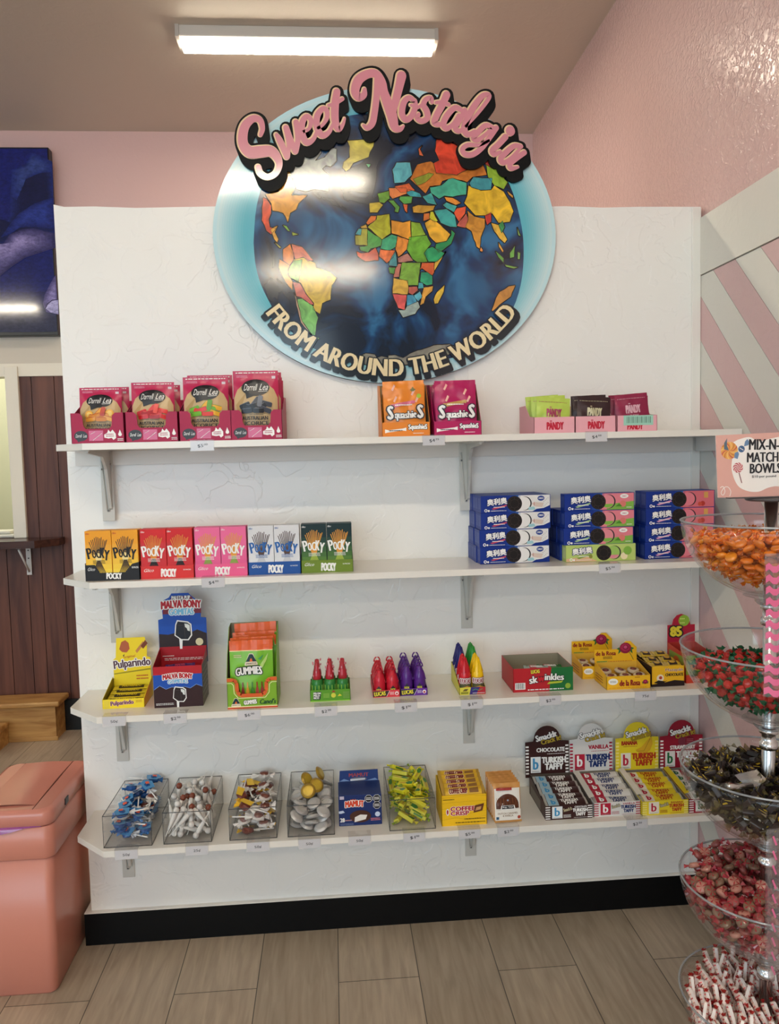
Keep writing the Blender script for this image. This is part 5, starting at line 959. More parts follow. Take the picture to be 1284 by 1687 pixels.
HULL = {'lolly': [(.008+.007*a, .008*b_, 0, .0095) for a in (-1, 1) for b_ in (-1, 1)]+[(-.026, .013*a, 0, .006) for a in (-1, 0, 1)]+[(.034, .013*a, 0, .006) for a in (-1, 0, 1)]+[(-.068+.006*k, 0, 0, .0026) for k in range(7)],
        'umb': [(0, 0, -.044+.006*k, .0022) for k in range(3)]+[(0, 0, z, r_) for z, r_ in ((-.024, .004), (-.016, .0055), (-.006, .007), (.004, .008), (.014, .0082), (.022, .009), (.032, .0105))],
        'bar': [(.009*k, .003*a, 0, .0075) for k in range(-3, 4) for a in (-1, 1)]+[(s_*.036, a*.008, 0, .005) for s_ in (-1, 1) for a in (-1, 1)],
        'disc': [(.0165*math.cos(k), .0165*math.sin(k), .001, .0058) for k in range(6)]+[(0, 0, .001, .0058), (.008, 0, .001, .0058), (-.008, 0, .001, .0058)]}
def euler(rx, ry, rz_): return np.array(Matrix.Rotation(rz_, 3, 'Z') @ Matrix.Rotation(ry, 3, 'Y') @ Matrix.Rotation(rx, 3, 'X'))
def scatter(src, n_, x, y0, w, d, z1, label, group, hull, flat=.35, slope=.0, pre=(), shrink=.86):
    H = np.array(HULL[hull]); done = np.zeros((0, 4)); g = 0; q = random.Random(n_+len(label)); S0 = (x+.0032, y0+.0032, .0034)
    for i in range(n_):
        hit = None
        for t in range(15):
            up_ = math.pi if hull == 'umb' and q.random() < .75 else 0; rot = (up_+q.uniform(-flat, flat), q.uniform(-flat, flat), q.uniform(0, 6.28)); P = H[:, :3] @ euler(*rot).T; r_ = H[:, 3]*(.78 if hull == 'lolly' else shrink)
            lo = (P-H[:, 3:4]).min(0); hi = (P+H[:, 3:4]).max(0); xa, xb = x+.0032-lo[0], x+w-.0032-hi[0]; ya, yb_ = y0+.0032-lo[1], y0+d-.0032-hi[1]
            if xa > xb or ya > yb_: continue
            px, py = q.uniform(xa, xb), q.uniform(ya, yb_); z = .0034-lo[2]; top = z1+slope*(py-y0)
            while z < top and (hit is None or z < hit[2]):
                A = P+(px, py, z)
                if not len(done) or (((A[:, None, :]-done[None, :, :3])**2).sum(2) > (r_[:, None]+done[None, :, 3])**2).all(): hit = (px, py, z, rot, P, r_); break
                z += .005
        if hit is None: continue
        px, py, z, rot, P, r_ = hit; done = np.vstack([done, np.hstack([P+(px, py, z), r_[:, None]])]); k = g % len(src)
        o = src[k] if g < len(src) else dup(src[k], (0, 0, 0)); g += 1; place(o, px, py, ZS[4]+z, *rot); o['label'] = label; o['group'] = group
B1 = bin_(.125, -.2535, 'clear bin of blue wrapped lollipops, leftmost on the lowest shelf')
scatter([lollipop('blue', 1), lollipop('blue', 5), lollipop('blue', 9), lollipop('silver', 2)], 62, .125, -.2535, .137, .246, .082, 'blue wrapped lollipop with white stick in the leftmost clear bin', 'blue lollipops in the leftmost bin', 'lolly', slope=.12)
B2 = bin_(.293, -.253, 'clear bin of white umbrella-shaped candies, second from the left')
def umbrella(sd):
    r = root('umbrella_candy', (0, 0, 0), '', 'candy'); b = B(); b.lathe([(.0, -.028), (.003, -.026), (.0062, -.004), (.0075, .012), (.006, .022), (0, .026)], foil('#dedad4', .25), 10); b.obj('foil_cone', r, label='white foil cone')
    B().lathe([(0, 0), (.007, .002), (.0095, .009), (.007, .016), (0, .018)], foil(('#7a3d2a', '#cfcac4', '#d9d5cf')[sd], .25), 10, (0, 0, .022)).obj('candy_ball', r, label=('brown ball', 'silver ball', 'silver ball')[sd]); B().tube([(0, 0, -.045), (0, 0, -.026)], .0012, C('#eeebe6', .4), 6).obj('stick', r); return r
us = [umbrella(0), umbrella(1), umbrella(2)]
scatter(us, 150, .293, -.253, .137, .246, .072, 'white foil umbrella candy in the second clear bin from the left', 'umbrella candies in the second bin', 'umb', flat=.9, slope=.09)
B3 = bin_(.480, -.253, 'clear bin of yellow, red and silver lollipops, third clear bin from the left')
scatter([lollipop('yellow', 3), lollipop('silver', 7), lollipop('yellow', 11), lollipop('silver', 4)], 62, .48, -.253, .137, .246, .08, 'yellow or silver wrapped lollipop in the third clear bin', 'lollipops in the third bin', 'lolly', slope=.12)
B4 = bin_(.647, -.2535, 'clear bin of silver foil rounds, left of the blue cookie box')
def round_(m1, m2):
    b = B(); b.lathe([(0, -.005), (.018, -.004), (.0205, -.001), (.0225, 0), (.0205, .001), (.018, .0045), (.015, .0055), (0, .005)], m1, 20); b.lathe([(.014, .0058), (.0, .0062)], m2, 16); return b.obj('foil_round')
rs = []
for h1, h2 in (('#c7c3bf', '#d5d1cd'), ('#b6b1ad', '#c8c4c1'), ('#cfcbc7', '#dddad6'), ('#a8852c', '#c9a838')):
    o = round_(C(h1, .28, metal=.3, bump=.5, bs=300), C(h2, .2, metal=.3, bump=.5, bs=400)); o['category'] = 'foil round'; rs.append(o)
rs_g = rs.pop(); rs_g2 = None
scatter(rs, 90, .647, -.2535, .137, .246, .062, 'silver foil-wrapped round in the bin left of the blue cookie box', 'silver rounds', 'disc', flat=.8, slope=.09)
for j in range(4):
    o = rs_g if j == 0 else dup(rs_g, (0, 0, 0)); place(o, .647+(.06, .085, .055, .095)[j], -.2535+(.09, .11, .14, .16)[j], ZS[4]+.096+.008*j, .9, .2*j, .3*j); tag(o, 'yellow foil round on top of the silver rounds in the same bin', 'foil round', 'yellow foil rounds')
# blue cookie box
w, d = .128, .1; x, y0 = .797, -.205; NB = '#1c2f66'; r = root('cookie_carton', (x, y0, ZS[4]), 'dark blue marshmallow cookie box between two clear bins', 'cookie box')
b = B(); b.box(0, 0, 0, w, d-.002, .094, pr(NB), .001); a = front(b, w, .094); a.text('MINI', .28, .78, .4, .86, pr('#d9622c'), .05); a.text('MAMUT', .16, .6, .58, .8, pr('#d9482c'), .05, ol=WHITE, olw=.05, arc=.002)
for X_, Y_ in ((.7, .86), (.89, .86), (.89, .64)):
    P = [(X_+.09*math.cos(math.pi/8+q*math.pi/4), Y_+.09*w/.094*math.sin(math.pi/8+q*math.pi/4)) for q in range(8)]; a.poly(P, INK); a.line(P, .0009, WHITE, closed=True); a.lines(X_-.06, Y_-.05, X_+.06, Y_+.05, 2, WHITE, .5)
a.ell(.5, .3, .25, .2, pr('#4a2a20')); a.poly([(.36, .12), (.62, .2), (.66, .34), (.5, .36), (.37, .28)], pr('#e6e0da')); a.text('28', .03, .14, .13, .27, WHITE, .05); a.lines(.14, .16, .3, .22, 1, pr('#d9a09a')); a.lines(.03, .03, .34, .1, 2, pr('#8fa0c8'), .3); a.disc(.9, .35, .06, pr('#c9d4ea')); a.lines(.74, .14, .96, .24, 2, pr('#d9808a'), .5); a.poly([(0, .5), (.1, .52), (.14, .45), (.05, .42), (0, .43)], pr('#c9d4ea')); a.rect(.03, .88, .13, .98, pr('#c9c0d0')); b.obj('box', r)
b = B(); b.prism([(.002, .07), (w-.002, .07), (w-.004, .128), (.006, .128)], (0, d, 0), XA, ZA, .0014, pr('#2a4078')); a = Art(b, (0, d, 0), XA, ZA, w, .128); a.text('MAMUT', .27, .84, .74, .93, pr('#a8484c'), .04); a.ell(.5, .78, .2, .05, pr('#6a6a78')); a.poly([(.3, .74), (.66, .76), (.66, .8), (.3, .79)], pr('#d9dade')); a.poly([(0.03, .74), (.15, .8), (.3, .735), (.7, .74), (.9, .79), (.97, .735)], pr('#7f9ac8')); b.obj('header_card', r)
B5 = bin_(.944, -.2535, 'clear bin of yellow and green wrapped bars, right of the blue cookie box')
def ybar(sd):
    b = B(); m = foil(('#d8cf2c', '#c9c23a')[sd % 2], .2); b.box(-.026, -.009, -.006, .026, .009, .006, m, .002); fan(b, (-.026, 0, 0), -.012, .024, m, sd); fan(b, (.026, 0, 0), .012, .024, foil('#7f9a2a', .2), sd+1); a = Art(b, (-.024, -.0085, .0063), XA, YA, .048, .017); a.poly([(.0, .2), (.3, .1), (.5, .5), (.3, .9), (0, .8)], foil('#3f7a2c', .2)); a.lines(.45, .3, .9, .7, 1, foil('#c98a2a', .2)); a2 = Art(b, (-.024, -.0092, -.005), XA, ZA, .048, .01); a2.rect(.2, .2, .8, .8, foil('#4f7a28', .2)); o = b.obj('wrapped_bar'); o['category'] = 'candy bar'; return o
scatter([ybar(0), ybar(1), ybar(2)], 110, .944, -.2535, .137, .246, .08, 'yellow and green wrapped candy bar in the clear bin right of the blue box', 'wrapped bars in the fifth bin', 'bar', flat=.8, slope=.10)
# coffee wafer box
CY = '#f0be1e'; w, d = .135, .125; x, y0 = 1.10, -.243; r = root('candy_box', (x, y0, ZS[4]), 'yellow coffee wafer bar box with five bars showing on top', 'candy box')
b = B(); open_box(b, w, d, rectp(w, .093), [(0, 0), (d, 0), (d, .105), (0, .093)], .105, pr(CY), pr('#c9a53a')); a = front(b, w, .093)
for q in range(5): a.line([(0, .2+.18*q), (.3, .26+.17*q), (.6, .18+.2*q), (1, .3+.16*q)], .0008, pr('#c9961c')); a.e -= STEP
a.text('COFFEE', .2, .48, .74, .62, pr('#b01c2a'), .06, ol=WHITE, olw=.05); a.text('CRISP', .2, .34, .6, .47, pr('#b01c2a'), .06, ol=WHITE, olw=.05); a.ell(.13, .46, .035, .11, WHITE); a.ell(.13, .46, .02, .08, pr('#b01c2a')); a.poly([(.7, .4), (.9, .46), (.94, .7), (.74, .64)], pr('#6a3a20')); a.poly([(.74, .46), (.86, .5), (.88, .6), (.77, .58)], pr('#c99a60')); a.lines(.5, .18, .96, .24, 1, pr('#5a4010')); a.lines(.3, .07, .96, .13, 1, pr('#5a4010')); a.lines(.03, .84, .28, .89, 1, pr('#5a4010')); b.obj('box', r)
def ba(a): a.rect(.02, .1, .98, .9, foil('#d9ab2c')); a.text('COFFEE CRISP', .12, .25, .6, .75, foil('#7a1a1c'), .05, ol=foil('#efe0c0'), olw=.04); a.poly([(.66, .25), (.9, .25), (.9, .8), (.66, .7)], foil('#8a6030'))
for j in range(5):
    o = bar_mesh(.128, .03, .014, foil('#c99a2c'), ba, foil('#b08a3a')).obj('wafer_bar') if j == 0 else dup(o, (0, 0, 0)); place(o, x+.0035, y0+.008+.0215*j, ZS[4]+.080+.0045*j, .75, ru(-.02, .02), 0); tag(o, 'gold wafer bar in the yellow box, %s from its front' % ('first', 'second', 'third', 'fourth', 'fifth')[j], 'candy bar', 'bars in the yellow coffee box')
# caramel wafer packets
def rip(a, sd):
    a.rect(.03, .05, .97, .86, foil('#eee9e0')); a.ell(.5, .42, .42, .3, foil('#5a2f1c'), 20, 0, 180); a.rect(.08, .34, .92, .43, foil('#5a2f1c'))
    for q in range(7): a.line([(.16+.1*q, .42), (.1+.12*q, .62)], .0008, foil('#8a5230')); a.line([(.16+.1*q, .62), (.14+.12*q, .42)], .0008, foil('#8a5230')); a.e -= STEP
    a.disc(.5, .56, .09, foil('#6a3a24')); a.disc(.5, .57, .035, foil('#9fb0c8')); a.poly([(.22, .33), (.78, .33), (.74, .44), (.26, .44)], WHITE); a.poly([(.27, .35), (.73, .35), (.71, .43), (.29, .43)], INK); a.text('Rip Van', .31, .365, .69, .415, WHITE, .04); a.rect(.03, .05, .97, .33, foil('#eee9e0')); a.text('DUTCH CARAMEL', .12, .21, .86, .26, foil('#8a6a4a'), .02); a.text('& VANILLA', .3, .15, .68, .2, foil('#8a6a4a'), .02); a.rect(.06, .08, .16, .15, foil('#2f5a7a')); a.disc(.9, .12, .06, foil('#b0402c')); a.rect(.08, .83, .66, .9, foil('#a83a34')); a.rect(0, 0, 1, .05, foil('#c98f4a'))
for j in range(6):
    o = pouch(.082, .114, .012, foil('#cf9350'), rip, seed=80+j, seal=.94, wr=.002).obj('wafer_packet'); place(o, 1.258-.001*j, -.236+.0175*j, ZS[4]+.001, -.1, 0, .03); tag(o, 'caramel wafer packet with orange top seam, %s of the standing row' % ('front', 'second', 'third', 'fourth', 'fifth', 'last')[j], 'wafer packet', 'standing wafer packets')
# taffy boxes
TF = [('chocolate brown', 'CHOCOLATE', '#3a1c1a', WHITE, WHITE, '#e6e9ea', '#3f8fc0', '#3a1c1a', '#c9c2b8'), ('white', 'VANILLA', '#d9d6d2', pr('#a81c38'), pr('#1c2f66'), '#b5203a', '#f2f0ec', '#dedbd6', '#d9cfc0'),
      ('yellow', 'BANANA', '#e6cf2a', pr('#a8281c'), pr('#b5381c'), '#e6e0d0', '#b5203a', '#e6cf2a', '#d9c020'), ('crimson', 'STRAWBERRY', '#96182f', WHITE, WHITE, '#e6e3de', '#1f6a3a', '#8f182e', '#8f182e')]
for i, (cn, fl_, bg, c1, c2, lb, lf, brc, flap) in enumerate(TF):
    w, d = .143, .19; x = (1.412, 1.561, 1.706, 1.850)[i]; y0 = (-.243, -.240, -.250, -.252)[i]; hx_ = (1.400, 1.546, 1.695, 1.842)[i]-x
    r = root('candy_box', (x, y0, ZS[4]), '%s taffy box with a round-topped header card at the right of the lowest shelf' % cn, 'candy box', 'taffy boxes')
    M_ = pr(bg); stripe = WHITE if i in (0, 3) else pr('#a81c38') if i == 1 else pr('#f0e08a')
    b = B(); open_box(b, w, d, rectp(w, .043), [(0, 0), (d, 0), (d, .062), (.03, .046), (0, .043)], .062, M_, pr('#8a8378' if i else '#5a5048')); a = front(b, w, .043)
    for q in range(6): a.rect(.0, .06+.16*q, .1, .13+.16*q, stripe); a.rect(.9, .06+.16*q, 1, .13+.16*q, stripe); a.e -= 2*STEP*.9
    a.rect(.14, .1, .36, .94, pr(lb)); a.text('b', .2, .26, .3, .86, pr(lf), .03); a.lines(.16, .13, .34, .2, 1, pr('#8a8a8a')); a.text(fl_, .62, .78, .88, .92, c1, .03); a.text('TURKISH', .58, .5, .89, .74, c2, .06); a.text('TAFFY', .64, .22, .85, .45, c2, .06); a.text('Smack It', .38, .6, .56, .84, pr('#b5aa8a'), .04, rot=12, ol=INK, olw=.03); a.lines(.38, .12, .54, .36, 3, c1, .4); a.lines(.6, .08, .9, .13, 1, c1, .4)
    q = Art(b, (0, d, 0), (0, -1, 0), ZA, d, .043); q.rect(.1, .1, .7, .8, pr('#6a625a' if i == 0 else bg)); b.obj('box', r)
    P = [(0, .05), (w, .05), (w, .167), (w*.5+.0455, .169)]+[(w*.5+.043*math.cos(t*math.pi/12), .176+.043*math.sin(t*math.pi/12)) for t in range(13)]+[(w*.5-.0455, .169), (0, .167)]
    b = B(); b.prism(P, (hx_, d+.001, 0), XA, ZA, .0014, M_); a = Art(b, (hx_, d+.001, 0), XA, ZA, w, .219)
    for q in range(9): a.rect(.01, .28+.05*q, .08, .305+.05*q, stripe); a.rect(.92, .28+.05*q, .99, .305+.05*q, stripe); a.e -= 2*STEP*.9
    a.text('SmackIt', .24, .8, .72, .89, WHITE, .05, rot=13, ol=INK, olw=.05); a.text('Crack It!', .36, .75, .82, .82, pr('#b89a30'), .05, rot=13, ol=INK, olw=.03)
    if i == 2:
        a.poly([(.46, .58), (.6, .62), (.74, .72), (.8, .76), (.84, .76), (.86, .66), (.8, .56), (.68, .52), (.54, .53)], pr('#d9a92a')); a.line([(.48, .56), (.66, .56), (.8, .74)], .0012, pr('#8a6a1a')); a.disc(.82, .77, .012, INK); a.text(fl_, .14, .66, .5, .72, c1, .05); a.lines(.18, .63, .5, .645, 1, c1, .5)
    elif i == 3:
        a.disc(.52, .68, .1, pr('#7a3040')); a.disc(.7, .68, .11, pr('#7a1a2c')); a.lines(.62, .64, .78, .72, 3, pr('#d98a90'), .2); a.text(fl_, .24, .56, .82, .62, c1, .05); a.lines(.5, .53, .82, .545, 1, c1, .5)
    else: a.text(fl_, (.26, .44)[i], .61, .9, .67, c1, .05); a.lines(.5, .57, .9, .585, 1, c1, .5)
    a.rect(.12, .3, .35, .54, pr(lb)); a.text('b', .18, .35, .29, .52, pr(lf), .03); a.lines(.15, .31, .32, .33, 1, pr('#8a8a8a')); a.text('TURKISH', .38, .44, .92, .53, c2, .06); a.text('TAFFY', .45, .34, .86, .43, c2, .06); b.obj('header_card', r)
    b = B(); b.obx((w-.003, .02, .0515), (.016, 0, .004), (0, d-.037, .0175), (0, 0, .0012), pr(flap, .4)); b.obj('side_flap', r, label='folded-out side flap')
    def ba(a): a.rect(.0, .05, .28, .95, foil(lb if i != 0 else '#9fb8c4')); a.rect(.28, .05, 1, .95, foil(bg)); a.text('TURKISH', .36, .5, .82, .82, c2, .05); a.text('TAFFY', .42, .18, .78, .46, c2, .05); a.text('b', .1, .25, .2, .75, foil(lf), .06)
    for j in range(5):
        o = bar_mesh(w-.012, .034, .008, foil(bg), ba, foil('#b8b4ae', .2)).obj('taffy_bar') if j == 0 else dup(o, (0, 0, 0)); place(o, x+.006+ru(-.002, .002), y0+.008+.034*j, ZS[4]+.030+.004*j, .3, ru(-.03, .03), ru(-.04, .04)); tag(o, '%s taffy bar in the matching box, %s from its front' % (cn, ('first', 'second', 'third', 'fourth', 'fifth')[j]), 'candy bar', 'taffy bars in their boxes')
# ================================================================ tiered bowl stand
PX, PY = 1.658, -1.0; CH = C('#e3e1df', .22, metal=1, name='chrome')
stand = root('bowl_stand', (PX, PY, 0), 'chrome pole stand carrying five tiers of clear candy bowls at the right', 'stand')
b = B(); b.lathe([(0, 0), (.2, 0), (.2, .012), (.03, .02), (.014, .03), (0, .03)], C('#3a3a3c', .3), 40); b.obj('base', stand)
B().tube([(0, 0, .025), (0, 0, 1.425)], .0125, CH, 20).obj('pole', stand)
RZ = [1.388, 1.138, .895, .66, .415]
for z in RZ:
    zb = z-.148; B().lathe([(0, 0), (.022, 0), (.028, .006), (.028, .012), (.05, .018)], clear('clear_collar', '#e9edee', .1, .12, '#d9dadd'), 24, (0, 0, zb-.018)).obj('bowl_support', stand, label='clear plastic bowl support')
    B().lathe([(.0126, -.06), (.017, -.058), (.017, -.045), (.0135, -.043), (.0135, -.028), (.018, -.026), (.018, -.016), (.0126, -.014)], CH, 20, (0, 0, zb)).obj('collar', stand)
B().lathe([(0, 0), (.045, 0), (.048, .002), (.048, .005), (.0, .006)], C('#4a4748', .35), 32, (0, 0, 1.427)).obj('top_plate', stand, label='dark grey top plate')
B().box(-.09, -.012, 1.4332, .09, .004, 1.4352, C('#4a4748', .3)).obj('card_rest', stand)
BR = .166; BD = .15
def bz(r): return -BD*math.sqrt(max(0, 1-(r/BR)**2))
bowlm = clear('clear_bowl_plastic', '#ffffff', .03, .0, '#dfe2e4')
what = ['orange butterscotch discs', 'red and green strawberry candies', 'dark chocolate candies in clear twists', 'pink and white peppermints', 'white and red tablet rolls']
def bowl_prof():
    P = []
    for i in range(15):
        t = math.pi/2*i/14; P.append((max(.014, BR*math.sin(t)), -BD*math.cos(t)))
    return P
for i, z in enumerate(RZ):
    r = root('candy_bowl', (PX, PY, z), 'clear round bowl of %s, %s tier of the stand' % (what[i], ('top', 'second', 'middle', 'fourth', 'lowest')[i]), 'bowl', 'clear bowls of the stand')
    P = bowl_prof(); b = B(); b.lathe(P+[(BR-.003, 0)]+[(max(.014, p[0]-.003), min(p[1]+.003, 0)) for p in P[::-1]], bowlm, 56); b.obj('bowl', r)
    b = B(); b.tube([(BR*math.cos(2*math.pi*k/56), BR*math.sin(2*math.pi*k/56), 0) for k in range(57)], .0021, clear('bowl_rim_plastic', '#c9ced2', .16, .22, '#eef0f2'), 8, False); b.obj('rim', r, label='thick clear rim')
CEL = clear('cellophane', '#f3e8dc', .12, .1, '#ffffff')
def twist(b, L_, w, mat, seed, x0):
    for s_ in (-1, 1): fan(b, (s_*x0, 0, 0), s_*L_, w, mat, seed+s_, 6, .005)
def c_butter(sd):
    b = B(); m = C(('#e0780f', '#ea8c18')[sd % 2], .12, coat=.8); b.lathe([(0, -.006), (.009, -.0055), (.0125, -.003), (.0135, 0), (.0125, .003), (.009, .0055), (0, .006)], m, 14); twist(b, .011, .018, clear('orange_cellophane', '#f7a23a', .12, .3, '#f09020'), sd, .012); return b
def c_straw(sd):
    b = B(); crumple((0, 0, 0), .0112, .010, .009, foil('#b52a24', .2), sd, b, 8); twist(b, .012, .027, foil('#1f5a38', .2), sd, .009); return b
def c_choc(sd):
    b = B(); b.box(-.012, -.008, -.006, .012, .008, .006, foil(('#241a18', '#2e2422')[sd % 2], .2), .002); a = Art(b, (-.012, -.008, .0062), XA, YA, .024, .016); a.poly([(.1, .2), (.5, .3), (.4, .5), (.1, .4)], foil('#b89c2a', .2)); a.line([(.3, .8), (.8, .6)], .0012, foil('#c9b03a', .2)); twist(b, .012, .02, clear('smoky_cellophane', '#c9c0a8', .2, .35, '#8a7a4a'), sd, .012); return b
def c_mint(sd):
    b = B(); b.lathe([(0, -.006), (.009, -.0055), (.012, -.003), (.0125, 0), (.012, .003), (.009, .0055), (0, .006)], C(('#b57c6c', '#8f4a44', '#80604c')[sd % 3], .22), 14)
    for k in range(5): t = k*1.256; b.add([(0, 0, .0063), (.010*math.cos(t), .010*math.sin(t), .0055), (.010*math.cos(t+.3), .010*math.sin(t+.3), .0055)], [(0, 1, 2)], foil('#a8202e', .2))
    twist(b, .012, .02, clear('pink_cellophane', '#e8a0a0', .15, .45, '#c9404f'), sd, .011); return b
def c_roll(sd):
    b = B(); b.tube([(-.02, 0, 0), (.02, 0, 0)], .0056, C('#e3c8bc', .3), 10)
    for k in range(5): b.tube([(-.018+.008*k, 0, 0), (-.0155+.008*k, 0, 0)], .0058, C(('#c9585a', '#d9a090')[k % 2], .35), 10)
    b.obx((-.018, -.003, .0045), (.036, 0, 0), (0, .006, 0), (0, 0, .0016), C('#f0e6e0', .3)); twist(b, .007, .012, clear('red_cellophane', '#e06a60', .15, .5, '#b5302e'), sd, .02); return b
def in_frame(p):
    d = p-CAM; return 642+CF*d.dot(rt)/d.dot(fw) < 1330
GRP = ['butterscotch discs in the top bowl', 'strawberry candies in the second bowl', 'chocolate candies in the middle bowl', 'peppermints in the fourth bowl', 'tablet rolls in the lowest bowl']
LBL = ['orange cellophane butterscotch disc in the top clear bowl', 'red and green wrapped strawberry candy in the second clear bowl', 'dark chocolate candy in a clear twist in the middle bowl', 'pink and white wrapped peppermint in the fourth clear bowl', 'white and red tablet roll in the lowest clear bowl']
NMS = ['butterscotch_candy', 'strawberry_candy', 'chocolate_candy', 'peppermint_candy', 'tablet_roll']
for i, (mk, top, sep, size) in enumerate(((c_butter, -.04, .0152, .016), (c_straw, -.05, .0185, .018), (c_choc, -.026, .0185, .018), (c_mint, -.01, .0185, .018), (c_roll, -.03, .019, .02))):
    src = []
    for k in range(3):
        o = mk(k).obj(NMS[i]); tag(o, LBL[i], 'candy', GRP[i]); src.append(o)
    pts = []; q = random.Random(90+i); tries = 0
    while len(pts) < 300 and tries < 26000:
        tries += 1; r_ = (BR-(.024, .03, .024, .026, .026)[i])*math.sqrt(q.random()); th = q.uniform(0, 6.283); lo = bz(r_*BR/(BR-.016))*(BD-.03)/BD; hi = top+.012*(1-(r_/BR)**2)*(1 if i < 4 else 2)+q.uniform(-.004, .004)+(.022*math.cos(th-1.2)*(r_/BR) if i in (3, 4) else 0)
        if lo >= hi or r_ < .034: continue
        m_ = q.random(); zz_ = hi if m_ < .45 else lo+.002 if m_ < .8 else q.uniform(max(lo, hi-.05), hi)
        p_ = V((r_*math.cos(th), r_*math.sin(th), zz_))
        if i == 3 and p_.y > .13 and p_.z > -.01: continue
        if not in_frame(p_+V((PX, PY, RZ[i]))): continue
        if all((p_-o_).length_squared > sep*sep for o_ in pts): pts.append(p_)
    for n_, p_ in enumerate(pts):
        o = src[n_ % 3] if n_ < 3 else dup(src[n_ % 3], (0, 0, 0)); rx = (ru(-.8, .8), ru(-.8, .8), ru(0, 6.28))
        if i == 4 and p_.z > -.06: rx = (ru(-.3, .3), ru(-1.1, -.3), ru(-.5, .9)+1.2)
        place(o, PX+p_.x, PY+p_.y, RZ[i]+p_.z, *rx); o.scale = ((.88, .9, 1, .95, 1)[i],)*3
# silver scoop resting among the chocolates
b = B(); b.sheet(lambda u, v: (-.03+.06*u, -.045+.09*v, .018*(2*u-1)**2+.004*v), 8, 8, C('#b9b7b4', .2, metal=1)); b.tube([(0, .045, .006), (0, .085, .012), (0, .13, .02)], [.006, .005, .006], C('#b9b7b4', .2, metal=1), 8)
o = b.obj('candy_scoop'); place(o, PX-.055, PY-.075, RZ[2]-.004, .12, .15, 2.2); tag(o, 'silver scoop lying on the dark chocolate candies in the middle bowl', 'scoop')
# card on top
sgc = root('menu_card', (1.548, PY-.004, 1.4355), 'pink and white Mix-n-Match Bowls price card standing on top of the bowl stand', 'sign card', rz=-.03)
w, h = .19, .119; PC = C('#d6a498', .45, name='card_pink'); b = B(); b.prism([(-.005, h+.001), (0, 0), (w, 0), (w+.002, h+.006)], (0, 0, 0), XA, ZA, .003, PC, C('#d9c9c4', .4)); a = front(b, w, h)
CWH = C('#ece6e0', .45); BK = C('#17151a', .45)
a.poly(smooth_path([(.2, .93), (.32, .97), (.42, .9), (.55, .94), (.7, .97), (.85, .92), (.92, .7), (.88, .4), (.9, .16), (.75, .1), (.62, .16), (.52, .14), (.42, .08), (.3, .1), (.2, .2), (.14, .45), (.15, .7), (.14, .86), (.2, .93)], 5)[:-1], CWH)
def swirl(cx, cy, r_, cols, n_=12, tw=.9):
    a.disc(cx, cy, r_, C(cols[0], .45), 24)
    for k in range(n_):
        t0 = 2*math.pi*k/n_; t1 = t0+math.pi/n_*.9; P = []; K = w/h
        for s_ in range(6): f = s_/5; P.append((cx+r_*f*math.cos(t0+tw*f), cy+r_*K*f*math.sin(t0+tw*f)))
        for s_ in range(5, -1, -1): f = s_/5; P.append((cx+r_*f*math.cos(t1+tw*f), cy+r_*K*f*math.sin(t1+tw*f)))
        a.poly(P, C(cols[1+k % (len(cols)-1)], .45)); a.e -= STEP
    a.e += STEP
swirl(.115, .76, .088, ['#e0a050', '#c97a3c', '#e8b870', '#c9604a'], 12); a.poly([(.06, .88), (.09, .96), (.09, .84), (.11, .76), (.06, .78)], C('#5a6a78', .45))
BC = C('#3f5f86', .45); a.ell(.24, .78, .034, .055, BC); a.poly([(.205, .74), (.17, .72), (.165, .64), (.2, .62), (.215, .7)], C('#6a86a8', .45)); a.poly([(.265, .82), (.275, .9), (.3, .94), (.325, .88), (.31, .84)], C('#6a86a8', .45)); a.line([(.22, .8), (.26, .76)], .0012, CWH)
swirl(.205, .48, .052, ['#b5404a', '#e8d0cc'], 8, 1.6); a.line([(.215, .4), (.245, .23)], .0018, C('#8a5a5a', .45))
a.text('MIX-N-', .32, .76, .63, .93, BK, .03, rot=-1); a.text('MATCH', .3, .56, .62, .72, BK, .03); a.text('BOWLS', .33, .38, .65, .54, BK, .03); a.text('$10 per pound', .35, .3, .6, .35, BK, .015)
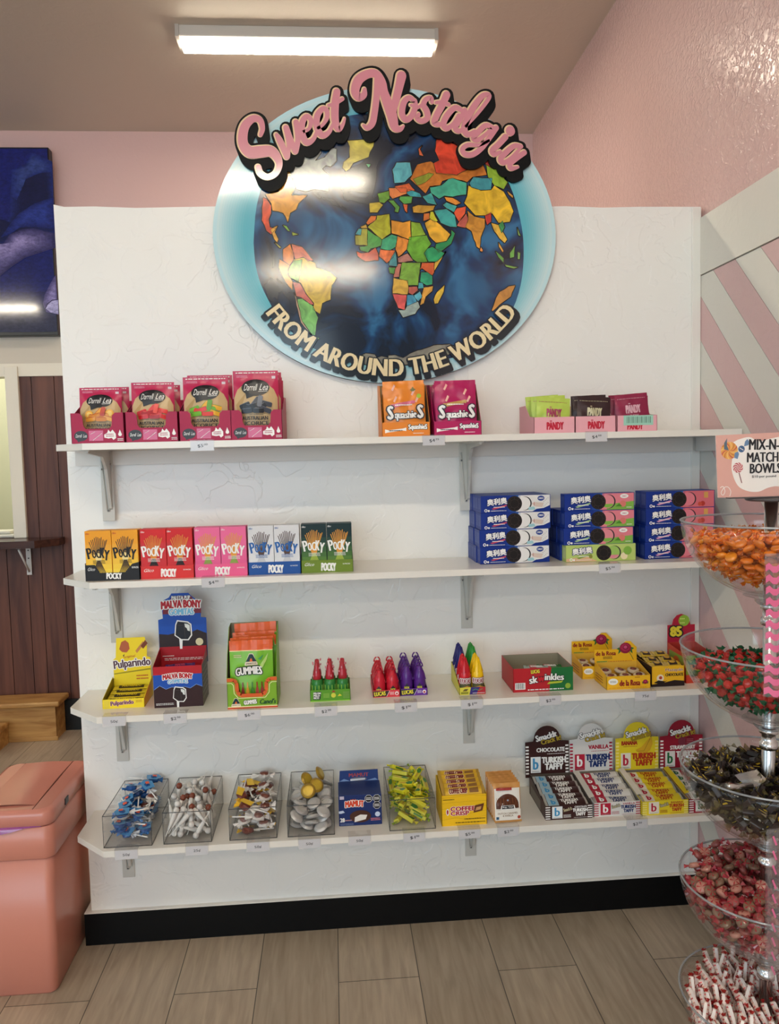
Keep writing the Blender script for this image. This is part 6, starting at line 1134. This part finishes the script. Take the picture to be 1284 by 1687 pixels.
a.line(smooth_path([(0.02, .16), (.05, .18), (.07, .1), (.05, .04), (.03, .08), (.06, .16), (.1, .17), (.13, .1), (.12, .02)], 5), .0014, CWH); b.obj('card', sgc)
B().box(.02, .0035, .0, w-.02, .012, .03, clear('label_holder_plastic'), .001).obj('card_holder', sgc, label='clear plastic card holder')
# patterned cellophane treat bags hanging from the bowl rims
PK1 = C('#d9648c', .3, coat=.3)
def treat_bag(x, y, z, w, h, chev, label):
    r = root('treat_bag', (x, y, z), label, 'bag', 'pink patterned treat bags'); cm = clear('bag_film', '#f4f2f3', .06, .05)
    f = lambda u, v: .004*math.sin(u*9+v*3)+.012*math.sin(math.pi*u)
    b = B(); b.sheet(lambda u, v: (w*u, -f(u, v), -h*(1-v)), 12, 16, cm); b.sheet(lambda u, v: (w*u, f(u, v)*.5+.001, -h*(1-v)), 12, 16, cm, flip=True); b.obj('film', r, label='clear film')
    b = B()
    if chev:
        n_ = int(h/.0192)
        for k in range(n_):
            z0 = -h+.004+.0192*k; vs = []; N_ = 16
            for q in range(N_+1):
                u = q/N_; zz_ = z0+.004*math.sin(u*w/.0105*math.pi); vs += [(w*u, -f(u, 1+zz_/h)-.0008, zz_), (w*u, -f(u, 1+zz_/h)-.0008, zz_+.0112)]
            b.add(vs, [(2*q, 2*q+2, 2*q+3, 2*q+1) for q in range(N_)], PK1, True)
    else:
        n_ = int(h/.026)
        for k in range(n_):
            for c_ in range(6):
                u = .06+.16*c_; z0 = -h+.01+.026*k; x0 = w*u; b.add([(x0, -f(u, .5)-.0008, z0+.016), (x0+.003, -f(u, .5)-.0008, z0+.018), (x0+.009, -f(u+.05, .5)-.0008, z0+.002), (x0+.006, -f(u+.05, .5)-.0008, z0)], [(0, 1, 2, 3)], PK1)
    b.obj('pattern', r, label='pink printed pattern')
treat_bag(1.5275, -1.205, 1.352, .10, .245, True, 'clear treat bag with pink chevron bands hanging before the top two bowls')
treat_bag(1.5365, -1.205, .872, .10, .27, False, 'clear treat bag with pink dashes hanging before the fourth bowl')
